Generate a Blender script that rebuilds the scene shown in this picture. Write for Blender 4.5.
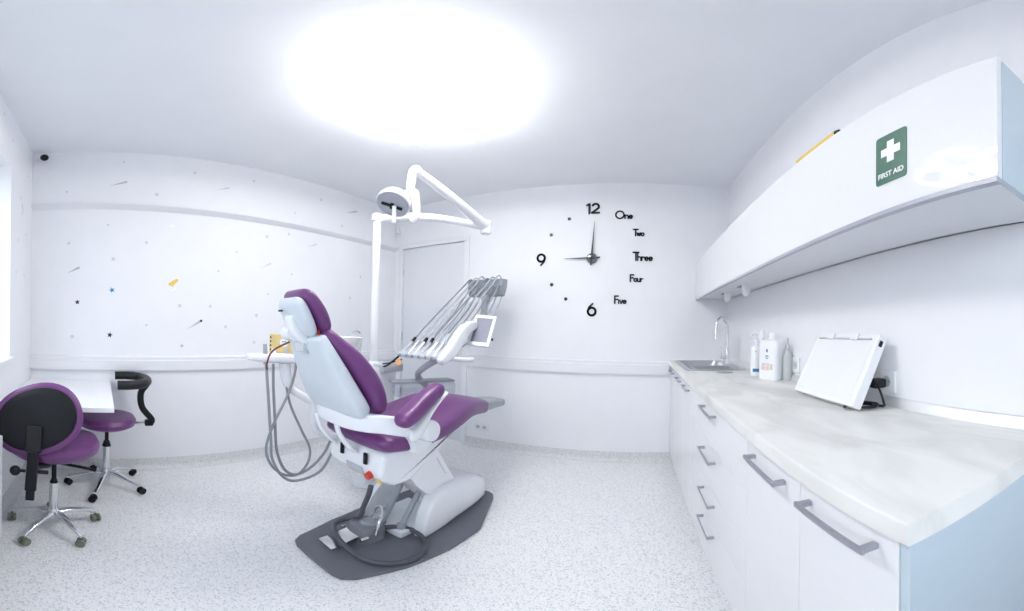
import bpy, bmesh, math, random
from mathutils import Vector, Matrix
PI = math.pi
for o in list(bpy.data.objects): bpy.data.objects.remove(o)
SC = bpy.context.scene
COL = SC.collection

# ------------------------------------------------------------------ camera (the photograph is a 172 degree stitched panorama)
YAW, PITCH, ROLL = -.3653, .0084, -.0216
FPX, CY, EYE = 341.1437, 325.7544, 1.26
cam = bpy.data.cameras.new('camera'); cam_o = bpy.data.objects.new('camera', cam); COL.objects.link(cam_o)
cam.type = 'PANO'
cam.panorama_type = 'EQUIRECTANGULAR'
cam.longitude_min, cam.longitude_max = -512/FPX, 512/FPX
cam.latitude_max, cam.latitude_min = CY/FPX, -(611-CY)/FPX
cam.clip_start = .02
def R3(axis, a): return Matrix.Rotation(a, 3, axis)
def world_to_view():
    c, s = math.cos(YAW), math.sin(YAW); A = Matrix(((c, -s, 0), (s, c, 0), (0, 0, 1)))
    c, s = math.cos(PITCH), math.sin(PITCH); B_ = Matrix(((1, 0, 0), (0, c, s), (0, -s, c)))
    c, s = math.cos(ROLL), math.sin(ROLL); C_ = Matrix(((c, 0, -s), (0, 1, 0), (s, 0, c)))
    return C_ @ B_ @ A
V = world_to_view()            # rows: right, forward, up in world coordinates
right, fwd, up = V[0], V[1], V[2]
m = Matrix(((right[0], up[0], -fwd[0]), (right[1], up[1], -fwd[1]), (right[2], up[2], -fwd[2])))
cam_o.matrix_world = Matrix.Translation((0, 0, EYE)) @ m.to_4x4()
SC.camera = cam_o

# ------------------------------------------------------------------ daylight outside the window, exposure
w = bpy.data.worlds.new('daylight'); SC.world = w; w.use_nodes = True
bg = w.node_tree.nodes['Background']; bg.inputs[1].default_value = 3.0
# overcast sky above the horizon, duller ground below it
_n = w.node_tree.nodes; _tc = _n.new('ShaderNodeTexCoord'); _sx = _n.new('ShaderNodeSeparateXYZ'); _cr = _n.new('ShaderNodeValToRGB')
w.node_tree.links.new(_tc.outputs['Generated'], _sx.inputs[0]); w.node_tree.links.new(_sx.outputs[2], _cr.inputs[0]); w.node_tree.links.new(_cr.outputs[0], bg.inputs[0])
_cr.color_ramp.elements[0].position = 0; _cr.color_ramp.elements[0].color = (.30, .32, .33, 1); _cr.color_ramp.elements[1].position = .04; _cr.color_ramp.elements[1].color = (.90, .95, 1, 1)
SC.view_settings.view_transform = 'Standard'; SC.view_settings.look = 'None'
SC.view_settings.gamma = 1; SC.view_settings.use_curve_mapping = False
SC.view_settings.exposure = 0.53
LAMP = 31.0
SC.cycles.max_bounces = 14; SC.cycles.diffuse_bounces = 8; SC.cycles.glossy_bounces = 5
SC.cycles.sample_clamp_indirect = 6
# daylight through the window opening (portal guides the sky light only)
pl = bpy.data.lights.new('window_portal', 'AREA'); pl.shape = 'RECTANGLE'; pl.size = 2.5; pl.size_y = 1.3
pl.cycles.is_portal = True
po = bpy.data.objects.new('window_portal', pl); COL.objects.link(po)
po.location = (-.8, -.60, 1.65); po.rotation_euler = (PI/2, 0, 0)

# ------------------------------------------------------------------ materials
def mat(name, col, rough=.5, metal=0, coat=0, spec=.5, noise=0, nscale=30, bump=0, bscale=200, emit=None, estr=0, ior=None, trans=0):
    M = bpy.data.materials.new(name); M.use_nodes = True; nt = M.node_tree; b = nt.nodes['Principled BSDF']
    b.inputs['Base Color'].default_value = (*col, 1); b.inputs['Roughness'].default_value = rough
    b.inputs['Metallic'].default_value = metal; b.inputs['Coat Weight'].default_value = coat
    b.inputs['Specular IOR Level'].default_value = spec
    if trans: b.inputs['Transmission Weight'].default_value = trans
    if emit: b.inputs['Emission Color'].default_value = (*emit, 1); b.inputs['Emission Strength'].default_value = estr
    tc = nt.nodes.new('ShaderNodeTexCoord')
    if noise:
        n = nt.nodes.new('ShaderNodeTexNoise'); n.inputs['Scale'].default_value = nscale; n.inputs['Detail'].default_value = 5
        r = nt.nodes.new('ShaderNodeValToRGB'); r.color_ramp.elements[0].position = .3; r.color_ramp.elements[1].position = .7
        r.color_ramp.elements[0].color = (*[c*(1-noise) for c in col], 1); r.color_ramp.elements[1].color = (*[min(1, c*(1+noise)) for c in col], 1)
        nt.links.new(tc.outputs['Object'], n.inputs['Vector']); nt.links.new(n.outputs['Fac'], r.inputs[0]); nt.links.new(r.outputs[0], b.inputs['Base Color'])
    if bump:
        n = nt.nodes.new('ShaderNodeTexNoise'); n.inputs['Scale'].default_value = bscale
        bp = nt.nodes.new('ShaderNodeBump'); bp.inputs['Strength'].default_value = bump; bp.inputs['Distance'].default_value = .002
        nt.links.new(tc.outputs['Object'], n.inputs['Vector']); nt.links.new(n.outputs['Fac'], bp.inputs['Height']); nt.links.new(bp.outputs[0], b.inputs['Normal'])
    return M
WALL = mat('wall_paint', (.84, .85, .88), .55, noise=.01, nscale=6, bump=.15, bscale=60)
CEIL = mat('ceiling_paint', (.83, .845, .875), .7, noise=.01, nscale=4)
TRIM = mat('trim_white', (.80, .81, .84), .35, noise=.01)
DOORM = mat('door_white', (.74, .76, .80), .35, noise=.01)
GLOSS = mat('gloss_white', (.81, .82, .84), .045, spec=.22, noise=.005)
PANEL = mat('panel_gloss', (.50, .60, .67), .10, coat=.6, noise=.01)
CARC = mat('carcass_white', (.72, .74, .78), .4, noise=.01)
SHELL = mat('unit_white', (.84, .86, .89), .22, coat=.3, noise=.01)
SHELLB = mat('shell_pale_blue', (.64, .70, .76), .28, coat=.3, noise=.01)
WHITE = mat('plastic_white', (.85, .86, .88), .25, noise=.01)
PURPLE = mat('vinyl_purple', (.140, .036, .165), .38, coat=.15, noise=.05, nscale=20, bump=.15, bscale=250)
BLACK = mat('black_plastic', (.009, .010, .013), .5, spec=.25, noise=.1)
BLACKR = mat('black_rubber', (.012, .013, .016), .45, spec=.3, noise=.1)
DGREY = mat('plate_grey', (.145, .15, .18), .5, noise=.06, nscale=15, bump=.2)
PEDAL = mat('pedal_grey', (.20, .215, .24), .4, noise=.04)
HOSE = mat('hose_grey', (.27, .29, .32), .4, noise=.03)
HOSEL = mat('hose_light', (.48, .51, .55), .3, noise=.03)
HOSED = mat('hose_dark', (.085, .09, .11), .45, noise=.05)
GREYP = mat('grey_plastic', (.33, .36, .40), .4, noise=.03)
MIDG = mat('pale_grey_plastic', (.50, .53, .57), .35, noise=.02)
CHROME = mat('chrome', (.78, .80, .82), .14, metal=1, noise=.02)
STEEL = mat('brushed_steel', (.55, .57, .59), .28, metal=1, noise=.06, nscale=60)
ALU = mat('polished_aluminium', (.72, .73, .75), .18, metal=1, noise=.03)
HANDLE = mat('handle_nickel', (.42, .43, .48), .36, metal=.7, noise=.04)
STRIP = mat('satin_strip', (.80, .81, .83), .38, metal=.55, noise=.02)
CASTER = mat('caster_olive', (.18, .19, .15), .5, noise=.08)
YELLOW = mat('yellow_card', (.70, .55, .24), .6, noise=.08)
YEL2 = mat('yellow_paint', (.75, .52, .10), .5, noise=.05)
RED = mat('red_button', (.65, .05, .03), .4, noise=.05)
DRED = mat('dark_red_cable', (.16, .03, .04), .4, noise=.05)
ORANGE = mat('orange_filter', (.85, .38, .12), .2, noise=.03)
BLUE = mat('blue_print', (.02, .16, .35), .4, noise=.05)
GREEN = mat('safety_green', (.012, .115, .070), .4, noise=.03)
DOTG = mat('sticker_grey', (.64, .67, .71), .4, noise=.03)
DOTL = mat('sticker_pale_grey', (.66, .69, .73), .4, noise=.03)
METG = mat('sticker_mid_grey', (.48, .51, .55), .4, noise=.03)
INK = mat('clock_black', (.008, .010, .02), .3, noise=.05)
SCREEN = mat('screen_grey', (.20, .21, .27), .45, noise=.03)
LEDM = mat('led_ring', (1, 1, 1), .4, emit=(1, .975, .94), estr=LAMP)
def floor_mat():
    M = bpy.data.materials.new('speckled_vinyl'); M.use_nodes = True; nt = M.node_tree; b = nt.nodes['Principled BSDF']
    b.inputs['Roughness'].default_value = .38; b.inputs['Coat Weight'].default_value = .05
    tc = nt.nodes.new('ShaderNodeTexCoord')
    v = nt.nodes.new('ShaderNodeTexVoronoi'); v.inputs['Scale'].default_value = 150
    v2 = nt.nodes.new('ShaderNodeTexVoronoi'); v2.inputs['Scale'].default_value = 300
    for q in (v, v2): nt.links.new(tc.outputs['Object'], q.inputs['Vector'])
    s = nt.nodes.new('ShaderNodeSeparateColor'); nt.links.new(v.outputs['Color'], s.inputs[0])
    r = nt.nodes.new('ShaderNodeValToRGB'); e = r.color_ramp.elements; r.color_ramp.interpolation = 'CONSTANT'
    e[0].position = 0; e[0].color = (.63, .65, .67, 1); e[1].position = .13; e[1].color = (.86, .865, .87, 1)
    k = e.new(.7); k.color = (.88, .885, .89, 1); k = e.new(.88); k.color = (.76, .775, .79, 1)
    nt.links.new(s.outputs[0], r.inputs[0])
    s2 = nt.nodes.new('ShaderNodeSeparateColor'); nt.links.new(v2.outputs['Color'], s2.inputs[0])
    r2 = nt.nodes.new('ShaderNodeValToRGB'); e = r2.color_ramp.elements
    e[0].position = .2; e[0].color = (.86, .86, .87, 1); e[1].position = .5; e[1].color = (1, 1, 1, 1)
    nt.links.new(s2.outputs[1], r2.inputs[0])
    mx = nt.nodes.new('ShaderNodeMix'); mx.data_type = 'RGBA'; mx.blend_type = 'MULTIPLY'; mx.inputs[0].default_value = 1
    nt.links.new(r.outputs[0], mx.inputs[6]); nt.links.new(r2.outputs[0], mx.inputs[7]); nt.links.new(mx.outputs[2], b.inputs['Base Color'])
    return M
FLOOR = floor_mat()
COVE_SHADED = FLOOR.copy(); COVE_SHADED.name = 'speckled_vinyl_cove_shaded'  # same floor vinyl; shade on the upright cove is darkened into its colour
for n_ in COVE_SHADED.node_tree.nodes:
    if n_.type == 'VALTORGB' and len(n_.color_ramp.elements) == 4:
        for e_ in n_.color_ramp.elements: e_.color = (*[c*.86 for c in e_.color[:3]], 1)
def worktop_mat():
    M = bpy.data.materials.new('stone_laminate'); M.use_nodes = True; nt = M.node_tree; b = nt.nodes['Principled BSDF']
    b.inputs['Roughness'].default_value = .42
    tc = nt.nodes.new('ShaderNodeTexCoord'); mp = nt.nodes.new('ShaderNodeMapping'); mp.inputs['Scale'].default_value = (3, 1.2, 3)
    n = nt.nodes.new('ShaderNodeTexNoise'); n.inputs['Scale'].default_value = 2.2; n.inputs['Detail'].default_value = 9; n.inputs['Distortion'].default_value = .8
    r = nt.nodes.new('ShaderNodeValToRGB'); e = r.color_ramp.elements
    e[0].position = .34; e[0].color = (.64, .64, .615, 1); e[1].position = .62; e[1].color = (.82, .815, .79, 1)
    nt.links.new(tc.outputs['Object'], mp.inputs[0]); nt.links.new(mp.outputs[0], n.inputs['Vector']); nt.links.new(n.outputs['Fac'], r.inputs[0]); nt.links.new(r.outputs[0], b.inputs['Base Color'])
    return M
WORKTOP = worktop_mat()
def pane_mat(name, tint, gl):
    M = bpy.data.materials.new(name); M.use_nodes = True; nt = M.node_tree; nt.nodes.remove(nt.nodes['Principled BSDF'])
    o = nt.nodes['Material Output']; t = nt.nodes.new('ShaderNodeBsdfTransparent'); g = nt.nodes.new('ShaderNodeBsdfGlossy'); x = nt.nodes.new('ShaderNodeMixShader')
    t.inputs[0].default_value = (*tint, 1); g.inputs['Roughness'].default_value = .03; x.inputs[0].default_value = gl
    nt.links.new(t.outputs[0], x.inputs[1]); nt.links.new(g.outputs[0], x.inputs[2]); nt.links.new(x.outputs[0], o.inputs[0])
    return M
GLASS = pane_mat('window_glass', (.96, .98, 1), .06)
CLEAR = pane_mat('clear_plastic', (.88, .90, .92), .12)

# ------------------------------------------------------------------ mesh builder
def cat(pts, n=8):
    P = [Vector(p) for p in pts]
    if len(P) < 3: return P
    out = []
    for i in range(len(P)-1):
        a = P[i-1] if i else P[0]*2-P[1]; b = P[i]; c = P[i+1]; d = P[i+2] if i+2 < len(P) else P[-1]*2-P[-2]
        for k in range(n):
            t = k/n
            out.append(.5*((2*b)+(c-a)*t+(2*a-5*b+4*c-d)*t*t+(-a+3*b-3*c+d)*t**3))
    out.append(P[-1]); return out
def weighted_normals(me, ang):
    """smooth shading where neighbouring faces turn less than ang; large flat faces keep their own normal"""
    me.shade_smooth()
    ca = math.cos(ang); vf = [[] for _ in me.vertices]; N = [p.normal.copy() for p in me.polygons]; A = [p.area for p in me.polygons]
    for p in me.polygons:
        for v in p.vertices: vf[v].append(p.index)
    out = [None]*len(me.loops)
    for p in me.polygons:
        n0 = N[p.index]
        for li in p.loop_indices:
            n = Vector((0, 0, 0))
            for q in vf[me.loops[li].vertex_index]:
                if N[q].dot(n0) >= ca: n += N[q]*A[q]
            out[li] = n.normalized() if n.length > 1e-12 else n0
    me.normals_split_custom_set(out)
class MB:
    def __init__(s): s.bm = bmesh.new()
    def merge(s, b2, M=None):
        if M is not None: b2.transform(M)
        me = bpy.data.meshes.new('t'); b2.to_mesh(me); b2.free(); s.bm.from_mesh(me); bpy.data.meshes.remove(me); return s
    def box(s, c, d, bev=0, rot=None, seg=2):
        b = bmesh.new(); bmesh.ops.create_cube(b, size=1)
        for v in b.verts: v.co = Vector((v.co[0]*d[0], v.co[1]*d[1], v.co[2]*d[2]))
        if bev: bmesh.ops.bevel(b, geom=b.edges[:], offset=min(bev, min(d)*.49), segments=seg, profile=.5, affect='EDGES')
        M = Matrix.Translation(c)
        if rot is not None: M = M @ rot.to_4x4()
        return s.merge(b, M)
    def bx(s, x0, x1, y0, y1, z0, z1, bev=0):
        return s.box(((x0+x1)/2, (y0+y1)/2, (z0+z1)/2), (abs(x1-x0), abs(y1-y0), abs(z1-z0)), bev)
    def rings(s, rings, cap=True, closed=False):
        bm = s.bm; R = [[bm.verts.new(p) for p in r] for r in rings]; n = len(R[0]); N = len(R)
        for i in range(N if closed else N-1):
            a, b = R[i], R[(i+1) % N]
            for k in range(n): bm.faces.new((a[k], a[(k+1) % n], b[(k+1) % n], b[k]))
        if cap and not closed:
            bm.faces.new(R[0][::-1]); bm.faces.new(R[-1])
        return s
    def tube(s, pts, r, seg=10, smooth=True, n=8, closed=False):
        P = cat(pts, n) if smooth else [Vector(p) for p in pts]
        rr = r if isinstance(r, (list, tuple)) else None
        u = None; out = []
        for i, p in enumerate(P):
            if closed: t = P[(i+1) % len(P)]-P[i-1]
            else: t = P[min(i+1, len(P)-1)]-P[max(i-1, 0)]
            if t.length < 1e-9: t = Vector((0, 0, 1))
            t.normalize()
            if u is None: u = t.orthogonal().normalized()
            u = (u-t*u.dot(t)); u = u.normalized() if u.length > 1e-6 else t.orthogonal().normalized()
            v = t.cross(u)
            f = i/(len(P)-1) if len(P) > 1 else 0
            if rr: x = f*(len(rr)-1); k = min(int(x), len(rr)-2); q = rr[k]+(rr[k+1]-rr[k])*(x-k)
            else: q = r
            out.append([p+u*q*math.cos(2*PI*a/seg)+v*q*math.sin(2*PI*a/seg) for a in range(seg)])
        return s.rings(out, closed=closed)
    def cyl(s, p0, p1, r0, r1=None, seg=20): return s.tube([p0, p1], [r0, r0 if r1 is None else r1], seg, smooth=False)
    def lathe(s, prof, c=(0, 0, 0), axis='Z', seg=28, rot=None):
        out = []
        for r, h in prof:
            ring = []
            for k in range(seg):
                a = 2*PI*k/seg; x, y = max(r, 1e-4)*math.cos(a), max(r, 1e-4)*math.sin(a)
                p = Vector((x, y, h)) if axis == 'Z' else Vector((h, x, y)) if axis == 'X' else Vector((y, h, x))
                if rot is not None: p = rot @ p
                ring.append(p+Vector(c))
            out.append(ring)
        return s.rings(out)
    def prism(s, poly, axis, lo, hi, bev=0, seg=2):
        b = bmesh.new()
        def P(p, t): return (t, p[0], p[1]) if axis == 'X' else (p[0], t, p[1]) if axis == 'Y' else (p[0], p[1], t)
        v0 = [b.verts.new(P(p, lo)) for p in poly]; v1 = [b.verts.new(P(p, hi)) for p in poly]; n = len(poly)
        b.faces.new(v0[::-1]); b.faces.new(v1)
        for k in range(n): b.faces.new((v0[k], v0[(k+1) % n], v1[(k+1) % n], v1[k]))
        if bev: bmesh.ops.bevel(b, geom=b.edges[:], offset=bev, segments=seg, profile=.5, affect='EDGES')
        return s.merge(b)
    def sup(s, secs, n=28, e=2.6):
        """secs: (centre, u-vector*half, v-vector*half); superellipse rings"""
        out = []
        for sc in secs:
            c, u, v = sc[:3]; ee = sc[3] if len(sc) > 3 else e; ring = []
            for k in range(n):
                a = 2*PI*k/n; x, y = math.cos(a), math.sin(a)
                ring.append(Vector(c)+Vector(u)*math.copysign(abs(x)**(2/ee), x)+Vector(v)*math.copysign(abs(y)**(2/ee), y))
            out.append(ring)
        return s.rings(out)
    def pad(s, pts, endr=.03, e=3.2, n=28, sub=8, X=Vector((1, 0, 0)), e1=None):
        """pts: (x,y,z,half width,half thickness) along a spine"""
        C = cat([p[:3] for p in pts], sub); W = cat([(p[3], p[4], 0) for p in pts], sub)
        # densify ends
        L = [0]
        for i in range(1, len(C)): L.append(L[-1]+(C[i]-C[i-1]).length)
        T = L[-1]; er0, er1 = (endr if isinstance(endr, tuple) else (endr, endr))
        def at(d):
            d = min(max(d, 0), T)
            for i in range(len(L)-1):
                if d <= L[i+1] or i == len(L)-2:
                    f = (d-L[i])/max(L[i+1]-L[i], 1e-9); return C[i].lerp(C[i+1], f), W[i].lerp(W[i+1], f), i
        ds = [er0*(1-math.cos(a*PI/2/6)) for a in range(6)]+[er0+(T-er0-er1)*k/22 for k in range(23)]+[T-er1*(1-math.cos(a*PI/2/6)) for a in range(5, -1, -1)]
        out = []
        for d in ds:
            c, wv, i = at(d); a = at(d-.01)[0]; b = at(d+.01)[0]; t = (b-a).normalized()
            nn = X.cross(t).normalized(); uu = t.cross(nn).normalized()
            k = 1; er = 0
            if d < er0: k = math.sqrt(max(1-(1-d/er0)**2, .0)); er = er0
            elif d > T-er1: k = math.sqrt(max(1-(1-(T-d)/er1)**2, .0)); er = er1
            k = max(k, .12); hw = wv[0]-min(er, wv[0]*.9)*(1-k); ht = wv[1]*k
            out.append((c, uu*hw, nn*ht))
        return s.sup(out, n, e)
    def sphere(s, c, r, sx=1, sy=1, sz=1, rot=None, u=20, v=12):
        b = bmesh.new(); bmesh.ops.create_uvsphere(b, u_segments=u, v_segments=v, radius=1)
        M = Matrix.Translation(c) @ (rot.to_4x4() if rot is not None else Matrix()) @ Matrix.Diagonal((r*sx, r*sy, r*sz, 1))
        return s.merge(b, M)
    def text(s, body, M, size, depth=.001, bold=0, align='CENTER', sx=1):
        c = bpy.data.curves.new('t', 'FONT'); c.body = body; c.size = size; c.extrude = depth; c.offset = bold; c.align_x = align; c.align_y = 'CENTER'
        o = bpy.data.objects.new('t', c); COL.objects.link(o); dg = bpy.context.evaluated_depsgraph_get(); dg.update()
        me = bpy.data.meshes.new_from_object(o.evaluated_get(dg)); bpy.data.objects.remove(o); bpy.data.curves.remove(c)
        me.transform(M @ Matrix.Diagonal((sx, 1, 1, 1))); s.bm.from_mesh(me); bpy.data.meshes.remove(me); return s
    def done(s, name, M, parent=None, loc=None, ang=38, smooth=True):
        bmesh.ops.recalc_face_normals(s.bm, faces=s.bm.faces[:])
        if loc is not None:
            for v in s.bm.verts: v.co -= Vector(loc)
        me = bpy.data.meshes.new(name); s.bm.to_mesh(me); s.bm.free(); me.materials.append(M)
        if smooth: weighted_normals(me, math.radians(ang))
        o = bpy.data.objects.new(name, me); COL.objects.link(o)
        if loc is not None: o.location = loc
        if parent is not None: o.parent = parent
        return o
def tag(o, label, category, group=None):
    o['label'] = label; o['category'] = category
    if group: o['group'] = group
    return o
def thing(name, label, category, loc=(0, 0, 0), rz=0, group=None):
    o = bpy.data.objects.new(name, None); o.empty_display_size = .05; COL.objects.link(o); o.location = loc; o.rotation_euler = (0, 0, rz)
    return tag(o, label, category, group)
def structure(o): o['kind'] = 'structure'; return o
def copy_tree(o, parent=None):
    c = o.copy(); COL.objects.link(c); c.parent = parent
    for ch in [x for x in bpy.data.objects if x.parent == o]: copy_tree(ch, c)
    return c

# ------------------------------------------------------------------ room shell
XA, YB, XC, YD, ZC = -2.70, 3.13, .845, -.56, 2.709
T = .12
structure(MB().bx(XA-T, XC+T, YD-.25, YB+T, -T, 0).done('floor', FLOOR))
structure(MB().bx(XA-T, XC+T, YD-.25, YB+T, ZC, ZC+T).done('ceiling', CEIL))
structure(MB().bx(XA-T, XA, YD, YB, 0, ZC).done('wall_left', WALL))
DX0, DX1, DZ = -2.575, -1.74, 2.19          # door opening
b = MB(); b.bx(XA, DX0, YB, YB+T, 0, ZC); b.bx(DX1, XC, YB, YB+T, 0, ZC); b.bx(DX0, DX1, YB, YB+T, DZ, ZC)
structure(b.done('wall_back', WALL))
structure(MB().bx(XC, XC+T, YD, YB, 0, ZC).done('wall_right', WALL))
WX0, WX1, WZ0, WZ1 = -2.05, .45, 1.02, 2.29
YO = YD-.25
b = MB(); b.bx(XA, WX0, YO, YD, 0, ZC); b.bx(WX1, XC, YO, YD, 0, ZC); b.bx(WX0, WX1, YO, YD, 0, WZ0); b.bx(WX0, WX1, YO, YD, WZ1, ZC)
structure(b.done('wall_window_side', WALL))
wf = MB()
for x in (WX0+.03, (WX0+WX1)/2, WX1-.03): wf.bx(x-.03, x+.03, YO+.02, YO+.08, WZ0, WZ1, .006)
for z in (WZ0+.03, WZ1-.03): wf.bx(WX0, WX1, YO+.02, YO+.08, z-.03, z+.03, .006)
win = structure(wf.done('window_1', TRIM))
g = MB()
g.bx(WX0+.06, (WX0+WX1)/2-.03, YO+.045, YO+.051, WZ0+.06, WZ1-.06); g.bx((WX0+WX1)/2+.03, WX1-.06, YO+.045, YO+.051, WZ0+.06, WZ1-.06)
g.done('pane', GLASS, win)
MB().bx(WX0-.02, WX1+.02, YO+.08, YD+.03, WZ0-.03, WZ0+.002, .006).done('window_sill', TRIM, win)
# door in the back wall
d = MB(); d.bx(DX0+.004, DX1-.004, YB+.015, YB+.055, .008, DZ-.004, .003)
door = structure(d.done('door_1', DOORM))
f = MB(); fw = .055
f.bx(DX0-fw, DX0+.002, YB-.018, YB+.06, 0, DZ-.0021, .003); f.bx(DX1-.002, DX1+fw, YB-.018, YB+.06, 0, DZ-.0021, .003); f.bx(DX0-fw, DX1+fw, YB-.018, YB+.06, DZ-.002, DZ+fw, .003)
f.done('door_frame', TRIM, door)
for z in (.45, 1.1, 1.85): MB().cyl((DX0+.004, YB+.002, z), (DX0+.004, YB+.002, z+.09), .007).done('hinge', STEEL, door)
h = MB(); h.cyl((DX1-.09, YB+.015, 1.05), (DX1-.09, YB-.035, 1.05), .009); h.tube([(DX1-.09, YB-.035, 1.05), (DX1-.20, YB-.035, 1.05)], .009, smooth=False); h.bx(DX1-.11, DX1-.07, YB+.008, YB+.016, .95, 1.12, .003)
h.done('door_handle', STEEL, door)
# coved vinyl skirting
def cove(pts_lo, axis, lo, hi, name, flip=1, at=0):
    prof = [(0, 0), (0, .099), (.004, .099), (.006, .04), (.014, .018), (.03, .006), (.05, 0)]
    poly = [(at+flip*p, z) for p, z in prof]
    structure(MB().prism(poly, axis, lo, hi).done(name, COVE_SHADED))
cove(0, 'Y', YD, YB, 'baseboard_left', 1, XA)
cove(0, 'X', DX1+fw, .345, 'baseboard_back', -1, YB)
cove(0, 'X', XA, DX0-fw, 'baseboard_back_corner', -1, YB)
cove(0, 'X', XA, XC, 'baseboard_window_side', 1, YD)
# wall trunking and the upper ledge strip
def trunk(name, axis, lo, hi, at, sgn, z0, z1, dep):
    prof = [(0, z0), (dep-.004, z0), (dep, z0+.006), (dep, z1-.035), (dep-.006, z1-.03), (dep-.006, z1-.006), (dep-.012, z1), (0, z1)]
    structure(MB().prism([(at+sgn*p, z) for p, z in prof], axis, lo, hi).done(name, TRIM))
trunk('trim_1', 'Y', YD, YB, XA, 1, .862, .975, .035)
trunk('trim_2', 'X', DX1+fw, .30, YB, -1, .862, .985, .035)
structure(MB().prism([(XA, 2.168), (XA+.006, 2.168), (XA+.045, 2.196), (XA+.048, 2.204), (XA+.044, 2.212), (XA, 2.214)], 'Y', YD, YB).done('trim_3', TRIM))

# ------------------------------------------------------------------ ceiling ring light
lt = thing('ceiling_light', 'white ceiling light of five large and two small glowing rings', 'ceiling light', (-1.04, 1.43, ZC))
b = MB(); b.bx(-.16, .16, -.05, .05, -.028, 0, .006); b.done('canopy', WHITE, lt)
for (x, y, r) in [(-.83, 1.38, .150), (-.97, 1.70, .150), (-1.28, 1.60, .150), (-.97, 1.08, .150), (-1.27, 1.23, .150), (-1.07, 1.30, .078), (-1.04, 1.56, .078)]:
    c = Vector((x+1.04, y-1.43, 0))
    secs = []
    def ringpts(r0, r1, z0, z1):
        out = []
        for k in range(48):
            a = 2*PI*k/48; ca, sa = math.cos(a), math.sin(a)
            out.append([c+Vector((rr*ca, rr*sa, zz)) for rr, zz in ((r0, z0), (r1, z0), (r1, z1), (r0, z1))])
        return out
    b = MB(); b.rings(ringpts(r-.012, r+.012, -.142, -.125), closed=True); led = b.done('light_ring', LEDM, lt)
    b = MB(); b.rings(ringpts(r-.013, r+.013, -.1249, -.116), closed=True)
    for a in (0, PI): b.cyl(c+Vector((r*math.cos(a), r*math.sin(a), -.12)), c+Vector((r*math.cos(a), r*math.sin(a), 0)), .004, seg=8)
    b.done('ring_mount', WHITE, led)

# ------------------------------------------------------------------ base cabinets, worktop, sink
XF, XW = .318, .845
ZW = .996; WT = .042; YE = .316
def handle(b_parent, y0, y1, z, x=XF):
    """bow handle with flat bar, legs at both ends, running along y"""
    b = MB(); d = .030
    b.box((x-d, (y0+y1)/2, z), (.007, abs(y1-y0), .013), .002)
    for y in (y0+.008, y1-.008): b.box((x-d/2+.001, y, z), (d-.004, .013, .012), .002)
    return b.done('handle', HANDLE, b_parent)
def cabinet(y0, y1, label, kind, group=None):
    t = thing('base_cabinet', label, 'cabinet', (0, 0, 0), 0, group)
    b = MB(); g = .0012
    b.bx(XF+.020, XW-.002, y0+g, y0+g+.016, .10, ZW-WT-.001); b.bx(XF+.020, XW-.002, y1-g-.016, y1-g, .10, ZW-WT-.001)
    b.bx(XF+.020, XW-.002, y0+g, y1-g, .10, .118); b.bx(XW-.010, XW-.002, y0+g, y1-g, .10, ZW-WT-.001)
    b.bx(XF+.045, XF+.060, y0+g, y1-g, 0, .10)
    b.done('body', CARC, t)
    zt = ZW-WT-.006
    if kind == 'drawers':
        zs = [.105, .325, .545, .765, zt]
        zs = [.105, .36, .545, .765, zt]
        for k in range(4):
            dr = MB().bx(XF, XF+.018, y0+.0009, y1-.0009, zs[k]+.0006, zs[k+1]-.0006, .001).done('drawer', GLOSS, t)
            yc = 1.43; handle(dr, yc-.115, yc+.115, [.325, .495, .710, .915][k])
    else:
        n = 2 if kind == 'double' else 1; wd = (y1-y0)/n
        for k in range(n):
            a = y0+k*wd; dr = MB().bx(XF, XF+.018, a+.0009, a+wd-.0009, .105, zt, .001).done('door', GLOSS, t)
            c = a+wd/2 if wd < .4 else a+wd/2
            handle(dr, c-.102, c+.102, .912)
    return t
cabinet(YE+.012, .606, 'white gloss base cabinet at the near end of the counter, single door', 'door')
cabinet(.606, .933, 'white gloss single door base cabinet between the end cabinet and the drawers', 'door')
cabinet(.933, 1.93, 'white gloss base unit with four wide drawers and bar handles', 'drawers')
cabinet(1.93, 2.22, 'white gloss narrow base cabinet between the four drawers and the sink', 'door')
cabinet(2.22, 3.128, 'white gloss two door base cabinet under the sink in the far corner', 'double')
tag(MB().bx(XF+.002, XW-.002, YE-.006, YE+.011, 0, ZW-WT-.001, .001).done('end_panel', PANEL), 'pale blue gloss end panel closing the near end of the counter', 'panel')
# worktop with sink cut-out
SX0, SX1, SY0, SY1 = .350, .765, 2.28, 3.06
b = MB(); z0, z1 = ZW-WT, ZW
xs, xe, ys, ye = XF-.018, XW-.001, YE-.020, YB-.001
def front_edge(y0, y1, x1):
    b.prism([(xs, z0+.004), (xs+.004, z0), (x1, z0), (x1, z1), (xs+.006, z1), (xs+.0015, z1-.002), (xs, z1-.006)], 'Y', y0, y1)
front_edge(ys, SY0, xe); front_edge(SY1, ye, xe); front_edge(SY0, SY1, SX0); b.bx(SX1, xe, SY0, SY1, z0, z1)
tag(b.done('worktop', WORKTOP), 'long pale grey stone look worktop along the right wall', 'worktop')
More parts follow.
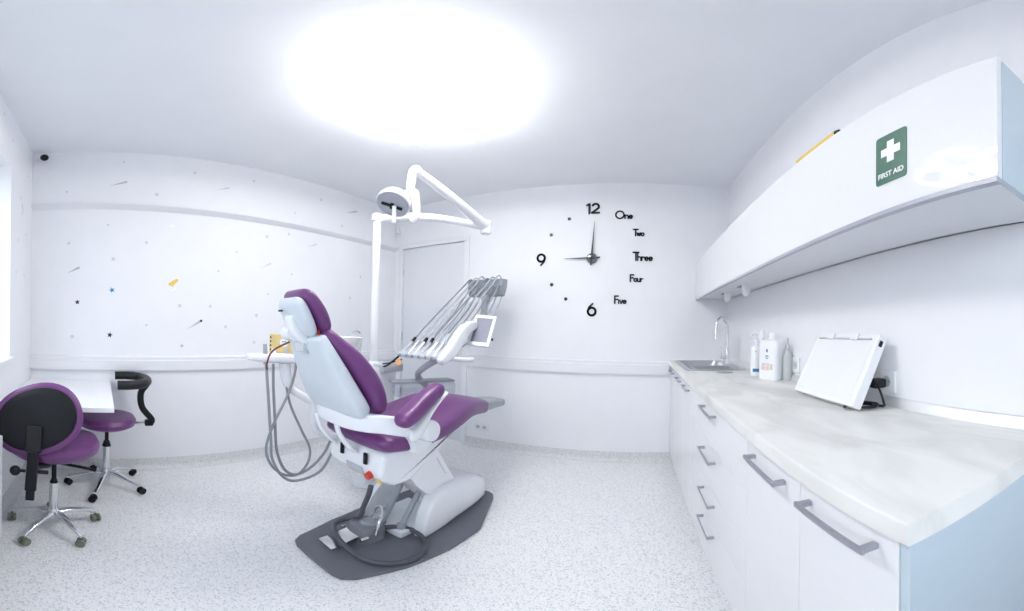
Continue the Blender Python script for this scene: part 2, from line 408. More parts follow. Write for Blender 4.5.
# upstand strip behind the worktop
tag(MB().prism([(XW-.001, ZW), (XW-.022, ZW), (XW-.020, ZW+.006), (XW-.008, ZW+.030), (XW-.001, ZW+.034)], 'Y', YE-.022, YB-.001).done('upstand_strip', STRIP), 'thin metal upstand strip where the worktop meets the wall', 'strip')
sk = thing('sink', 'stainless steel inset sink with drainer at the far end of the worktop', 'sink', ((SX0+SX1)/2, (SY0+SY1)/2, ZW))
hx, hy = (SX1-SX0)/2, (SY1-SY0)/2
b = MB()
def rr(cx, cy, hx, hy, z, e=7): return ((cx, cy, z), (hx, 0, 0), (0, hy, 0), e)
b.sup([rr(0, 0, hx+.012, hy+.012, .001, 14), rr(0, 0, hx+.012, hy+.012, .004, 14), rr(0, 0, hx+.004, hy+.004, .006, 14), rr(0, .0, hx-.03, hy-.03, .004, 9), rr(0, .0, hx-.04, hy-.04, -.03, 8), rr(0, .0, hx-.06, hy-.06, -.15, 7), rr(0, 0, hx-.1, hy-.12, -.16, 6)], n=64)
b.bm.faces.ensure_lookup_table()
# drop the lid face so the bowl is open
for fce in [f_ for f_ in b.bm.faces if len(f_.verts) > 10 and abs(f_.calc_center_median().z-.001) < 1e-4]: b.bm.faces.remove(fce)
b.done('bowl', STEEL, sk)
MB().lathe([(0, -.157), (.03, -.157), (.032, -.153), (.012, -.154), (0, -.155)]).done('drain', CHROME, sk)
dr = MB(); dr.bx(-hx+.045, hx-.045, -hy+.03, -.08, -.010, .004, .004)
for k in range(7): dr.bx(-hx+.07, hx-.07, -hy+.06+k*.032, -hy+.066+k*.032, .003, .007, .002)
dr.done('drainer', STEEL, sk)
tag(MB().lathe([(0, 0), (.055, 0), (.056, .002), (.05, .004), (.018, .005), (0, .006)], (.575, 2.16, ZW+.0005)).done('drain_cover', STEEL), 'round flat metal drain cover lying on the worktop before the sink', 'drain cover')
# faucet: gooseneck with filter lever
fx, fy = .725, 2.66
fc = thing('faucet', 'chrome gooseneck faucet with side lever standing behind the sink', 'faucet', (fx, fy, ZW+.005))
MB().lathe([(0, 0), (.027, 0), (.027, .006), (.022, .010), (.021, .105), (.018, .115), (.015, .125), (.012, .13), (0, .13)]).done('body', CHROME, fc)
MB().tube([(0, 0, .12), (0, 0, .26), (-.012, -.010, .335), (-.06, -.05, .375), (-.105, -.09, .345), (-.118, -.10, .29), (-.12, -.102, .25)], [.012, .012, .011, .011], 12).done('spout', CHROME, fc)
MB().cyl((-.12, -.102, .205), (-.12, -.102, .253), .0125).done('aerator', CHROME, fc)
lv = MB(); lv.cyl((-.006, -.006, .06), (-.062, -.052, .06), .013); lv.tube([(-.052, -.046, .06), (-.06, -.05, .11), (-.062, -.052, .15)], [.007, .005], 8)
lv.done('lever', CHROME, fc)

# ------------------------------------------------------------------ wall cabinets
XU, ZU0, ZU1, YU = .541, 1.573, 1.915, .302
t = thing('wall_cabinet', 'long white gloss wall cabinet mounted above the worktop', 'cabinet', (0, 0, 0))
b = MB(); b.bx(XU+.019, XW-.001, YU+.018, YB-.001, ZU0, ZU0+.018); b.bx(XU+.019, XW-.001, YU+.018, YB-.001, ZU1-.018, ZU1-.002); b.bx(XW-.010, XW-.001, YU+.018, YB-.001, ZU0, ZU1-.002)
for y in (YB-.02, 1.0, 1.7, 2.4): b.bx(XU+.019, XW-.001, y, y+.018, ZU0+.0181, ZU1-.0181)
b.done('body', CARC, t)
MB().bx(XU+.019, XW-.001, YU, YU+.017, ZU0-.004, ZU1-.002, .001).done('end_panel', PANEL, t)
MB().bx(XU, XU+.018, YU+.0006, YB-.0026, ZU0-.004, ZU1, .0006).done('front_panel', GLOSS, t)
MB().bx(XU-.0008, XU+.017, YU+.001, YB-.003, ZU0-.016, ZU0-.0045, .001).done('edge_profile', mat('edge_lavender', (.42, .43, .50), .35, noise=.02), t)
# first aid sign on its front (letters read from the room: facing -x)
def on_front(y, z, x): # matrix placing text in the y-z plane facing -x; text right = -y
    return Matrix(((0, 0, -1, x), (-1, 0, 0, y), (0, 1, 0, z), (0, 0, 0, 1)))
sg = thing('first_aid_sign', 'green first aid sign with white cross on the wall cabinet front', 'sign', (XU, .587, 1.717))
poly = []
for cy_, cz_, a0 in ((.045, .067, 0), (-.045, .067, 90), (-.045, -.067, 180), (.045, -.067, 270)):
    for k in range(5): a = math.radians(a0+k*22.5); poly.append((cy_+.008*math.cos(a), cz_+.008*math.sin(a)))
b = MB(); b.prism(poly, 'X', -.0018, -.0004)
b.done('plate', GREEN, sg)
b = MB(); b.box((-.0024, 0, .018), (.0006, .066, .024)); b.box((-.0024, 0, .018), (.00062, .024, .066)); b.done('cross', WHITE, sg)
MB().text('FIRST AID', on_front(0, -.051, -.0022), .0205, .0003, .0004).done('lettering', WHITE, sg)
# things lying on the wall cabinet
y0, y1 = .825, 1.09
b = MB(); b.tube([(XU+.014, y1, ZU1+.013), (XU+.014, y0+.015, ZU1+.013)], .0125, 6, smooth=False); st = b.done('marking_stick', YEL2)
tag(st, 'long thin yellow stick with black end lying on the wall cabinet edge', 'stick')
MB().cyl((XU+.014, y0+.015, ZU1+.013), (XU+.014, y0, ZU1+.013), .0127, .009, seg=10).done('end_cap', BLACK, st)
o = MB().cyl((XU+.006, .49, ZU1+.003), (XU+.006, .445, ZU1+.003), .0025, seg=8).done('stick', METG); tag(o, 'short thin grey stick lying on the wall cabinet edge near the sign', 'stick')
tc_ = thing('toothbrush_model', 'small purple and orange item on the far part of wall cabinet top', 'ornament', (XU+.06, 2.20, ZU1))
MB().pad([(0, -.07, .058, .010, .005), (0, 0, .045, .012, .006), (0, .05, .012, .010, .006)], .006).done('handle', PURPLE, tc_)
MB().bx(-.012, .012, .04, .075, 0, .03, .004).done('block', ORANGE, tc_)
# dispensers under the wall cabinet
for i, (x, y, lb) in enumerate([(.70, 2.12, 'small white dispenser hanging under the wall cabinet, nearer one'), (.70, 2.58, 'small white dispenser hanging under the wall cabinet, one by the back wall')]):
    t = thing('hanging_dispenser', lb, 'dispenser', (x, y, ZU0))
    b = MB(); b.sup([((0, 0, -.001), (.028, 0, 0), (0, .028, 0), 3), ((0, 0, -.05), (.026, 0, 0), (0, .026, 0), 3), ((0, 0, -.066), (.018, 0, 0), (0, .018, 0), 3), ((0, 0, -.075), (.012, 0, 0), (0, .012, 0), 2.5)], 20); b.done('container', WHITE, t)
    MB().bx(-.03, .03, .03, .10, -.008, -.001, .002).done('bracket', GREYP, t)

# ------------------------------------------------------------------ things on the worktop
# pump bottle with blue label
t = thing('pump_bottle', 'white pump bottle with blue label, left of the square canister', 'bottle', (.728, 1.98, ZW))
b = MB(); b.sup([((0, 0, 0), (.034, 0, 0), (0, .034, 0)), ((0, 0, .004), (.037, 0, 0), (0, .037, 0)), ((0, 0, .14), (.037, 0, 0), (0, .037, 0)), ((0, 0, .17), (.032, 0, 0), (0, .032, 0)), ((0, 0, .185), (.016, 0, 0), (0, .016, 0)), ((0, 0, .20), (.015, 0, 0), (0, .015, 0))], 28); b.done('bottle_body', WHITE, t)
b = MB(); b.lathe([(0, .195), (.018, .195), (.018, .215), (.008, .222), (.006, .245), (0, .245)]); b.tube([(0, 0, .245), (-.01, -.006, .253), (-.045, -.03, .248), (-.052, -.034, .238)], [.007, .006, .005], 10); b.done('pump', WHITE, t)
def label_patch(x, y, w, h, z, nx, ny, name, M, par, off=.0385):
    n = Vector((nx, ny, 0)).normalized(); r = Vector((-n.y, n.x, 0))
    rot = Matrix((r, Vector((0, 0, 1)), n)).transposed()
    return MB().box(Vector((x, y, z))+n*off, (w, h, .0015), 0, rot).done(name, M, par)
label_patch(0, 0, .040, .020, .035, -.45, -1, 'label', BLUE, t)
label_patch(0, 0, .012, .008, .150, -.45, -1, 'label', METG, t)
# square canister
rzc = .55
t = thing('canister', 'white square edged liquid canister with printed label beside the pump bottle', 'canister', (.752, 1.785, ZW), rzc)
b = MB(); E_ = 6
b.sup([((0, 0, 0), (.048, 0, 0), (0, .060, 0), E_), ((0, 0, .005), (.052, 0, 0), (0, .064, 0), E_), ((0, 0, .205), (.052, 0, 0), (0, .064, 0), E_), ((0, 0, .222), (.046, 0, 0), (0, .056, 0), 5), ((0, .0, .232), (.024, 0, 0), (0, .024, 0), 3), ((0, 0, .24), (.020, 0, 0), (0, .020, 0), 2.2)], 40)
b.done('canister_body', WHITE, t)
b = MB(); b.lathe([(0, .236), (.024, .236), (.025, .262), (.022, .266), (0, .266)], seg=20); b.done('cap', WHITE, t)
b = MB(); b.box((-.0525, .012, .075), (.001, .05, .042)); b.done('label', mat('label_pink', (.75, .62, .62), .5, noise=.2, nscale=60), t)
b = MB(); b.box((-.0525, -.030, .075), (.001, .018, .032)); b.done('label', mat('label_tan', (.62, .55, .42), .5, noise=.2, nscale=80), t)
b = MB(); b.box((-.0525, .0, .165), (.001, .010, .018)); b.box((-.0525, .0, .135), (.001, .022, .006)); b.box((-.0525, .0, .123), (.001, .018, .005)); b.done('printed_mark', BLUE, t)
# tall clear bottle behind
t = thing('clear_bottle', 'translucent bottle with pump against the wall behind the canister', 'bottle', (.815, 1.715, ZW)); t.scale = (.78, .78, .86)
b = MB(); b.lathe([(0, 0), (.032, 0), (.034, .004), (.034, .15), (.026, .18), (.012, .195), (.011, .21), (0, .21)]); b.done('bottle_body', mat('frosted', (.70, .73, .73), .25, trans=.3, noise=.02), t)
b = MB(); b.lathe([(0, .208), (.015, .208), (.015, .228), (.005, .232), (.005, .27), (0, .27)]); b.tube([(0, 0, .27), (-.005, -.01, .276), (-.012, -.038, .268)], [.006, .004], 8); b.done('pump', MIDG, t)
t = thing('spray_bottle', 'white bottle with tall cap, left of the pump bottle near the wall', 'bottle', (.797, 2.07, ZW))
b = MB(); b.lathe([(0, 0), (.030, 0), (.032, .004), (.032, .17), (.022, .20), (.013, .21), (.013, .235), (0, .235)]); b.done('bottle_body', WHITE, t)
b = MB(); b.lathe([(0, .232), (.017, .232), (.016, .275), (.012, .282), (0, .282)]); b.done('cap', WHITE, t)
# x-ray viewer (light box) leaning back, facing the room
AX = Vector((.69, 1.02, ZW))
yd = Vector((.10, -.46, 0))     # bottom edge direction, from far end to near end
t = thing('light_box', 'white flat light box for viewing x rays leaning back on the worktop', 'light box', (.672, 1.312, ZW), 0)
p0 = Vector((0, 0, 0)); L_ = .412
ey = Vector((.012, -1, 0)).normalized(); nh = Vector((ey.y, -ey.x, 0)).normalized()   # nh: horizontal normal towards the room
if nh.x > 0: nh = -nh
lean = math.radians(27); ez = (Vector((0, 0, 1))*math.cos(lean) - nh*math.sin(lean)).normalized(); en = ey.cross(ez).normalized()
if en.dot(nh) < 0: en = -en
RB = Matrix((ey, ez, en)).transposed()
Hh = .272
def lb(c, d, bev=0): return (ey*c[0]+ez*c[1]+en*c[2]+Vector((0, 0, .0105)), d, bev, RB)
MB().box(*lb((L_/2, Hh/2, 0), (L_, Hh, .042), .006)).done('housing', WHITE, t)
MB().box(*lb((L_/2, Hh/2-.008, .0215), (L_-.045, Hh-.052, .002), 0)).done('viewing_panel', mat('opal_panel', (.82, .83, .85), .25, noise=.005), t)
MB().box(*lb((L_/2, Hh-.022, .025), (L_-.06, .006, .008), .002)).done('film_rail', MIDG, t)
for q in (.12, .28): MB().box(*lb((q, Hh-.014, .027), (.045, .028, .010), .004)).done('film_clip', WHITE, t)
MB().box(*lb((L_+.001, Hh-.030, .004), (.006, .022, .014), .002)).done('switch', BLACK, t)
sb = MB(); pb = ey*(L_/2)+ez*(Hh*.72)-en*.021+Vector((0, 0, .0105)); pf = Vector((pb.x-nh.x*.030, pb.y-nh.y*.030, .004)); sb.tube([pb, pf], .006, 8, smooth=False); sb.done('stand', WHITE, t)
# wall sockets, plug, cable
def socket_plate(parent_name, label, loc, face, double=False, grp=None):
    t = thing(parent_name, label, 'socket', loc, face, grp)   # plate in local x-z plane facing -y
    wd = .155 if double else .082
    MB().box((0, -.005, 0), (wd, .010, .082), .003).done('plate', WHITE, t)
    for cx in ((-.037, .037) if double else (0,)):
        r_ = MB(); r_.lathe([(.021, -.0105), (.0205, -.0125), (.019, -.0125), (.018, -.0108), (0, -.0106)], (cx, 0, 0), 'Y', 20); s_ = r_.done('receptacle', MIDG, t)
        h_ = MB()
        for k in (-.0095, .0095): h_.cyl((cx+k, -.0100, 0), (cx+k, -.0112, 0), .0026, seg=8)
        h_.done('contact_hole', BLACK, s_)
    return t
socket_plate('wall_socket', 'white double wall socket low on the back wall beside the door', (-1.504, YB, .225), 0, True)
socket_plate('wall_socket', 'white wall socket above the worktop holding the black power plug', (XW, .925, 1.085), -PI/2, False)
socket_plate('wall_socket', 'white wall socket above the worktop between bottles and light box', (XW, 1.66, 1.085), -PI/2, False)
t = thing('power_cord', 'black power plug and coiled cord behind the light box', 'cord', (XW-.02, .96, ZW))
MB().box((-.030, -.028, .085), (.052, .046, .034), .008).done('plug', BLACKR, t)
MB().tube([(-.05, -.05, .085), (-.055, -.075, .06), (-.05, -.085, .025), (-.03, -.06, .006), (-.05, 0, .006), (-.095, .03, .006), (-.12, -.01, .006), (-.08, -.06, .008), (-.04, -.04, .012), (-.06, .02, .012), (-.11, .03, .010), (-.135, -.03, .010), (-.09, -.07, .014), (-.055, -.03, .016), (-.09, .01, .014), (-.15, .0, .010), (-.165, -.02, .012)], .0042, 8).done('cable', BLACKR, t)

# ------------------------------------------------------------------ wall clock with separate numerals
clock = thing('wall_clock', 'large black wall clock with loose numerals and English number words', 'clock', (-.424, YB, 1.934))
YCK = -.0045
def ribbon(b, pts, w_, dep=.004, closed=False):
    """flat stroke in the x-z plane, round ends"""
    P = [Vector((p[0], 0, p[1])) for p in pts]
    n = len(P); 
    def seg(a, c):
        d = (c-a); 
        if d.length < 1e-6: return
        d.normalize(); q = Vector((-d.z, 0, d.x))*w_/2
        ring = []
        for k in range(7): an = PI*k/6; ring.append(c+q*math.cos(an)*-1+d*math.sin(an)*w_/2)
        for k in range(7): an = PI*k/6; ring.append(a+q*math.cos(an)-d*math.sin(an)*w_/2)
        lo = [r+Vector((0, YCK-dep/2, 0)) for r in ring]; hi = [r+Vector((0, YCK+dep/2, 0)) for r in ring]
        b.rings([lo, hi])
    for i in range(n if closed else n-1): seg(P[i], P[(i+1) % n])
def arc(cx, cz, r, a0, a1, n=14, rz=None): return [(cx+r*math.cos(math.radians(a0+(a1-a0)*k/n)), cz+(rz or r)*math.sin(math.radians(a0+(a1-a0)*k/n))) for k in range(n+1)]
G = {  # letter strokes on a unit x-height grid (lowercase height 1, capitals 1.9), advance width
 'O': ([arc(.95, .95, .95, 0, 360, 20)], 2.15), 'T': ([[(0, 1.9), (1.3, 1.9)], [(.65, 1.9), (.65, 0)]], 1.05), 'F': ([[(.1, 0), (.1, 1.9), (1.0, 1.9)], [(.1, 1.05), (.85, 1.05)]], 1.1),
 'n': ([[(0, 0), (0, 1)], arc(.45, .55, .45, 180, 0, 8), [(.9, .55), (.9, 0)]], 1.15), 'e': ([[(.05, .5), (.95, .5)], arc(.5, .5, .46, 0, 310, 14)], 1.15),
 'w': ([[(0, 1), (.3, 0), (.6, .9), (.9, 0), (1.2, 1)]], 1.4), 'o': ([arc(.5, .5, .48, 0, 360, 16)], 1.2), 'h': ([[(0, 0), (0, 1.9)], arc(.45, .55, .45, 180, 0, 8), [(.9, .55), (.9, 0)]], 1.15),
 'r': ([[(0, 0), (0, 1)], arc(.45, .5, .45, 170, 60, 6)], .8), 'u': ([[(0, 1), (0, .45)], arc(.45, .45, .45, 180, 360, 8), [(.9, 1), (.9, 0)]], 1.15), 'i': ([[(0, 0), (0, 1)]], .4), 'v': ([[(0, 1), (.4, 0), (.8, 1)]], 1.0)}
def word(b, s_, cx, cz, h, st):
    k = h/1.9; wtot = sum(G[c][1]*(1 if c in 'OTF' else .82) for c in s_)*k; x = cx-wtot/2; z = cz-h/2
    for c in s_:
        f = 1 if c in 'OTF' else .82
        for pl_ in G[c][0]: ribbon(b, [(x+p[0]*k*f, z+p[1]*k*(1 if f == 1 else .88)) for p in pl_], st if f == 1 else st*.85)
        x += G[c][1]*k*f
CX, CZ = -.424, 1.934
def place(x, z): return x-CX, z-CZ
for s_, x, z, h in [('One', -.13, 2.367, .080), ('Two', .007, 2.188, .066), ('Three', .048, 1.955, .082), ('Four', -.008, 1.748, .066), ('Five', -.152, 1.545, .072)]:
    b = MB(); px, pz = place(x, z); word(b, s_, px, pz, h*.94, .0145); b.done('number_word', INK, clock)
# 12
b = MB(); x, z = place(-.421, 2.435)
ribbon(b, [(x-.058, z+.036), (x-.036, z+.048), (x-.036, z-.050)], .021)
ribbon(b, arc(x+.022, z+.020, .030, 155, -35, 12)+[(x-.012, z-.044), (x+.055, z-.044)], .020); b.done('numeral', INK, clock)
b = MB(); x, z = place(-.912, 1.933); ribbon(b, arc(x, z+.016, .036, 0, 360, 22), .021); ribbon(b, [(x+.036, z+.012), (x+.028, z-.022), (x-.002, z-.056)], .017); b.done('numeral', INK, clock)
b = MB(); x, z = place(-.417, 1.449); ribbon(b, arc(x, z-.016, .036, 0, 360, 22), .021); ribbon(b, [(x-.036, z-.012), (x-.026, z+.024), (x+.008, z+.056)], .017); b.done('numeral', INK, clock)
for x, z in [(-.646, 2.336), (-.818, 2.179), (-.804, 1.686), (-.665, 1.549)]:
    px, pz = place(x, z); MB().lathe([(0, -.007), (.0155, -.007), (.0165, -.004), (.0165, -.001), (0, -.001)], (px, 0, pz), 'Y', 20).done('dot_marker', INK, clock)
MB().lathe([(0, -.022), (.030, -.022), (.048, -.018), (.052, -.002), (0, -.002)], (0, 0, 0), 'Y', 28).done('hub', mat('clock_hub', (.10, .12, .14), .2, coat=.5, noise=.05), clock)
def hand(name, tip, tail, w_, yy):
    tip = Vector((tip[0], 0, tip[1])); tail = Vector((tail[0], 0, tail[1])); d = (tip-tail).normalized(); q = Vector((-d.z, 0, d.x))
    mid = Vector((0, 0, 0)); pts = [tail+q*w_*.4, mid+q*w_*.5, tip+q*.0015, tip-q*.0015, mid-q*w_*.5, tail-q*w_*.4]
    b = MB(); b.rings([[p+Vector((0, yy, 0)) for p in pts], [p+Vector((0, yy-.002, 0)) for p in pts]]); b.cyl((0, yy+.001, 0), (0, yy-.003, 0), .016); return b.done(name, INK, clock)
hand('hour_hand', (-.262, -.004), (.078, .006), .020, -.025); hand('minute_hand', (.022, .355), (-.006, -.070), .022, -.030)
MB().lathe([(0, -.036), (.009, -.036), (.010, -.022), (0, -.022)], (0, 0, 0), 'Y', 16).done('hub_cap', BLACK, clock)

# ------------------------------------------------------------------ stickers on the left wall and window wall
def disc_left(y, z, r, M, nm='dot_sticker'): return MB().cyl((0, 0, 0), (.0012, 0, 0), r, seg=16).done(nm, M), (XA, y, z)
dots = [(0.162, 2.612), (0.737, 2.563), (0.428, 2.321), (-0.284, 2.325), (1.27, 2.576), (1.999, 2.543), (1.699, 2.334), (2.277, 2.312)]
dots2 = [(0.046, 2.032), (-0.262, 1.876), (0.091, 1.749), (0.96, 1.691), (0.894, 1.389), (0.634, 1.386), (0.654, 1.063), (0.352, 1.894), (-0.226, 1.124), (0.364, 1.224), (1.64, 2.107), (1.412, 2.048), (1.122, 1.871), (1.035, 1.221), (1.323, 1.326), (1.679, 1.722), (2.555, 1.788), (2.409, 1.547), (1.435, 1.521), (1.306, 1.087)]
proto = MB().cyl((0, 0, 0), (.0012, 0, 0), .013, seg=16).done('dot_sticker', DOTG)
first = True
for L_list, lb_, grp in ((dots, 'small round grey dot sticker on the left wall, above the ledge strip', 'grey dot stickers above the ledge strip'), (dots2, 'small round grey dot sticker on the left wall, below the ledge strip', 'grey dot stickers below the ledge strip')):
    for i, (y, z) in enumerate(L_list):
        o = proto if first else proto.copy()
        if not first: COL.objects.link(o)
        first = False
        o.location = (XA, y, z); s_ = (.8, 1, 1.15)[i % 3]; o.scale = (1, s_, s_); tag(o, lb_, 'sticker', grp)
pd = MB().cyl((0, 0, 0), (0, .0012, 0), .013, seg=16).done('dot_sticker', DOTL)
for i, (x, z) in enumerate([(-1.879, 2.601), (-2.081, 2.50), (-2.54, 2.412), (-2.298, 2.136), (-2.238, 1.803), (-2.43, 1.582), (-2.194, 1.572), (-2.481, 1.898)]):
    o = pd if i == 0 else pd.copy()
    if i: COL.objects.link(o)
    o.location = (x, YD, z); tag(o, 'small pale dot sticker on the narrow wall beside the window', 'sticker', 'pale dot stickers beside the window')
def star(y, z, r, M, label, rot=0):
    pts = []
    for k in range(10):
        a = math.radians(90+rot+36*k); q = r if k % 2 == 0 else r*.45; pts.append((q*math.cos(a), q*math.sin(a)))
    o = MB().prism(pts, 'X', 0, .0014).done('star_sticker', M, smooth=False); o.location = (XA, y, z); return tag(o, label, 'sticker')
star(-.188, 1.398, .022, INK, 'black star sticker on left wall, left of the blue star', 10)
star(.073, 1.142, .024, INK, 'lower black star sticker on left wall, below the blue star', -12)
star(.085, 1.498, .024, mat('star_blue', (.03, .22, .42), .4, noise=.05), 'blue star sticker on the left wall', 20)
star(.659, 1.059, .017, METG, 'small grey star sticker just above the wall trunking')
def comet(y0, z0, y1, z1, M, label, head=False):
    a = Vector((0, y0, z0)); c = Vector((0, y1, z1)); d = (c-a).normalized(); q = Vector((0, -d.z, d.y))
    pts = [a, c-d*.02+q*-.009, c-d*.006+q*-.008, c, c-d*.006+q*.008, c-d*.02+q*.009]
    b = MB(); b.rings([[p-a for p in pts], [p-a+Vector((.0013, 0, 0)) for p in pts]])
    o = b.done('shooting_star_sticker', M, smooth=False); o.location = (XA, y0, z0); tag(o, label, 'sticker')
    if head: MB().cyl(c-a+Vector((.0012, 0, 0)), c-a+Vector((.0024, 0, 0)), .011, seg=12).done('head', INK, o)
    return o
WST = mat('sticker_white', (.92, .92, .93), .3, noise=.01)
comet(.05, 2.379, .194, 2.424, METG, 'grey shooting star sticker above the ledge strip, nearest the window')
comet(-.275, 1.628, -.171, 1.679, METG, 'grey shooting star sticker above the left black star')
comet(.696, 1.195, .817, 1.267, METG, 'thin shooting star sticker with dark head below the yellow rocket', True)
comet(.521, 2.041, .58, 2.052, WST, 'short white shooting star sticker under the ledge strip, left one')
comet(.927, 2.423, 1.043, 2.462, DOTG, 'pale shooting star sticker above the ledge strip, middle one')
comet(2.321, 2.472, 2.483, 2.528, METG, 'grey shooting star sticker above the ledge strip, near the lamp pole')
comet(1.354, 1.746, 1.462, 1.805, DOTL, 'faint shooting star sticker above the dental chair headrest')
comet(.981, 2.062, 1.075, 2.097, WST, 'longer white shooting star sticker under the ledge strip, right one')
comet(1.838, 2.007, 1.965, 2.057, DOTL, 'faint shooting star sticker under the ledge strip, left of the lamp pole')
rk = thing('rocket_sticker', 'yellow rocket sticker with white flame on the left wall', 'sticker', (XA, .576, 1.57))
b = MB(); b.prism([(-.040, -.008), (-.012, .014), (.030, .036), (.042, .030), (.036, .010), (.004, -.018), (.0, -.035), (-.016, -.022), (-.030, -.026)], 'X', .0, .0014); b.done('rocket_body', YEL2, rk, smooth=False)
b = MB(); b.prism([(-.02, -.055), (.028, -.04), (.030, -.05), (-.015, -.066)], 'X', 0, .0013); b.done('flame', WST, rk, smooth=False)
sw = MB()
pts = [(-2.35+.035*math.cos(a*.9)*(1-a/9), 0.0, 2.06+.10*(a/7-.5)) for a in [k*.35 for k in range(20)]]
sw.tube([(p[0]+2.35, .0012, p[2]-2.06) for p in pts], .0022, 6); o = sw.done('swirl_sticker', DOTG); o.location = (-2.35, YD, 2.06); tag(o, 'grey swirl sticker on the narrow wall beside the window', 'sticker')

# small security camera in the corner, sensor over the door
t = thing('security_camera', 'small black dome security camera in the upper corner by window', 'camera', (XA, -.475, 2.637))
b = MB(); b.cyl((0, -.05, .0), (.004, -.05, .0), .018); b.tube([(.002, -.05, 0), (.03, -.04, .004), (.05, -.01, -.002)], .006, 8); b.done('bracket', WHITE, t)
MB().sphere((.062, .018, -.006), .030, 1, 1.15, .95).done('housing', BLACK, t)
t = thing('motion_sensor', 'small white sensor box high in the corner above the door', 'sensor', (-2.645, YB, 2.415))
MB().box((0, -.02, 0), (.062, .04, .10), .012).done('housing', WHITE, t)
MB().box((0, -.040, -.028), (.036, .006, .022), .003).done('lens', DOTG, t)
# radiator under the window
t = thing('radiator', 'white panel radiator under the window at the left edge', 'radiator', (-1.50, YD+.002, 0))
b = MB(); b.bx(0, 1.2, .095, .12, .10, .70, .010); b.bx(0, 1.2, .03, .055, .10, .70, .010); b.bx(0, 1.2, .03, .12, .69, .705, .004); b.bx(-.002, .006, .03, .12, .10, .70, .002)
for x in (.1, 1.1): b.bx(x-.02, x+.02, 0, .035, .2, .6, .003)
b.done('panel', TRIM, t)
for x in (.08, 1.12): MB().cyl((x, .07, 0), (x, .07, .11), .009).done('pipe', TRIM, t)
# desk in the corner
t = thing('corner_desk', 'white wall hung desk top in the corner under the window', 'desk', (-2.25, -.24, .78))
MB().bx(-.449+.0, .43, -.319, .32, -.028, 0, .002).done('desk_top', WHITE, t)
b = MB(); b.bx(-.446, -.43, -.30, .25, -.16, -.029, .002); b.bx(-.43, .40, -.318, -.30, -.12, -.029, .002); b.done('bracket', TRIM, t)

# ------------------------------------------------------------------ dental chair (local frame: +y towards the feet, +x towards the counter)
CO = Vector((-1.15, 1.6, 0)); CA = -.09
def chair_frame(name, label, cat_, at=(0, 0, 0), grp=None):
    """empty at a chair-frame point; children use chair-frame offsets from it"""
    p = CO+Matrix.Rotation(CA, 3, 'Z') @ Vector(at)
    return thing(name, label, cat_, p, CA, grp)
ch = chair_frame('dental_chair', 'purple and white dental treatment chair in the middle of the room', 'dental chair')
# floor plate
out = [(-.20, .60), (-.335, .36), (-.335, .0), (-.335, -.15), (-.30, -.40), (-.235, -.64), (-.20, -.685), (-.15, -.70), (.15, -.70), (.20, -.685), (.235, -.64), (.30, -.40), (.335, -.15), (.340, .10), (.335, .13), (.19, .53), (.165, .575), (.12, .60), (-.15, .61)]
MB().prism(out[::-1], 'Z', .001, .020, .006).done('floor_plate', DGREY, ch)
# base: low tray, slanted side wall, front cover
b = MB(); b.bx(-.20, .10, -.25, .12, .020, .065, .012)
b.prism([(-.30, .06), (-.10, .06), (-.02, .30), (-.10, .33), (-.22, .20)], 'X', -.20, -.165, .006)
b.done('base_tray', SHELL, ch)
b = MB()
secs = []
for (y, zt, hx_) in [(-.165, .06, .165), (-.16, .12, .178), (-.14, .19, .185), (-.09, .265, .188), (.0, .31, .188), (.12, .31, .185), (.28, .282, .178), (.40, .245, .165), (.49, .20, .145), (.525, .13, .12), (.53, .06, .10)]:
    if y < -.0: x0 = .07+(.0-y)*.25; cx_, hx2 = (x0+hx_)/2, (hx_-x0)/2
    else: k = max(0, 1-y/.16); x0 = -hx_*(1-k)+.07*k; cx_, hx2 = (x0+hx_)/2, (hx_-x0)/2
    secs.append(((cx_, y, (zt+.02)/2), (hx2, 0, 0), (0, 0, (zt-.02)/2), 5.5))
b.sup(secs, 40); b.done('base_cover', SHELL, ch)
# lift linkage
b = MB(); b.prism([(-.30, .53), (-.06, .64), (.22, .22), (.06, .14), (-.16, .36)], 'X', -.06, .13, .012); b.done('lift_arm', SHELL, ch)
MB().prism([(-.02, .50), (-.012, .505), (.075, .375), (.067, .37)], 'X', -.055, .1315, .003).done('arm_seam_cover', MIDG, ch)
b = MB(); b.cyl((-.06, -.24, .07), (-.06, -.10, .30), .022); b.cyl((.05, -.20, .07), (.05, -.06, .28), .016)
for x, y in ((-.06, -.24), (.05, -.20)): b.sphere((x, y, .07), .03)
b.done('lift_piston', GREYP, ch)
# mechanism body below the seat
b = MB()
b.prism([(-.485, .655), (-.50, .56), (-.475, .515), (-.40, .475), (-.30, .475), (-.05, .625), (.10, .69), (.10, .715), (-.40, .705)], 'X', -.205, .205, .028, 4)
b.done('seat_body', SHELL, ch)
# socket slots, rating plate, red emergency button, yellow tag on the rear face
b = MB(); 
for x in (-.075, .105): MB().box((x, -.503, .625), (.022, .012, .060), .004).done('rear_slot', BLACK, ch)
MB().box((.02, -.493, .545), (.12, .010, .050), .002, R3('X', .40)).done('rating_plate', MIDG, ch)
MB().cyl((.13, -.483, .548), (.13, -.513, .538), .021, .019).done('red_button', RED, ch)
MB().box((.168, -.480, .523), (.06, .006, .012), .001, R3('Y', .5)).done('yellow_tag', YEL2, ch)
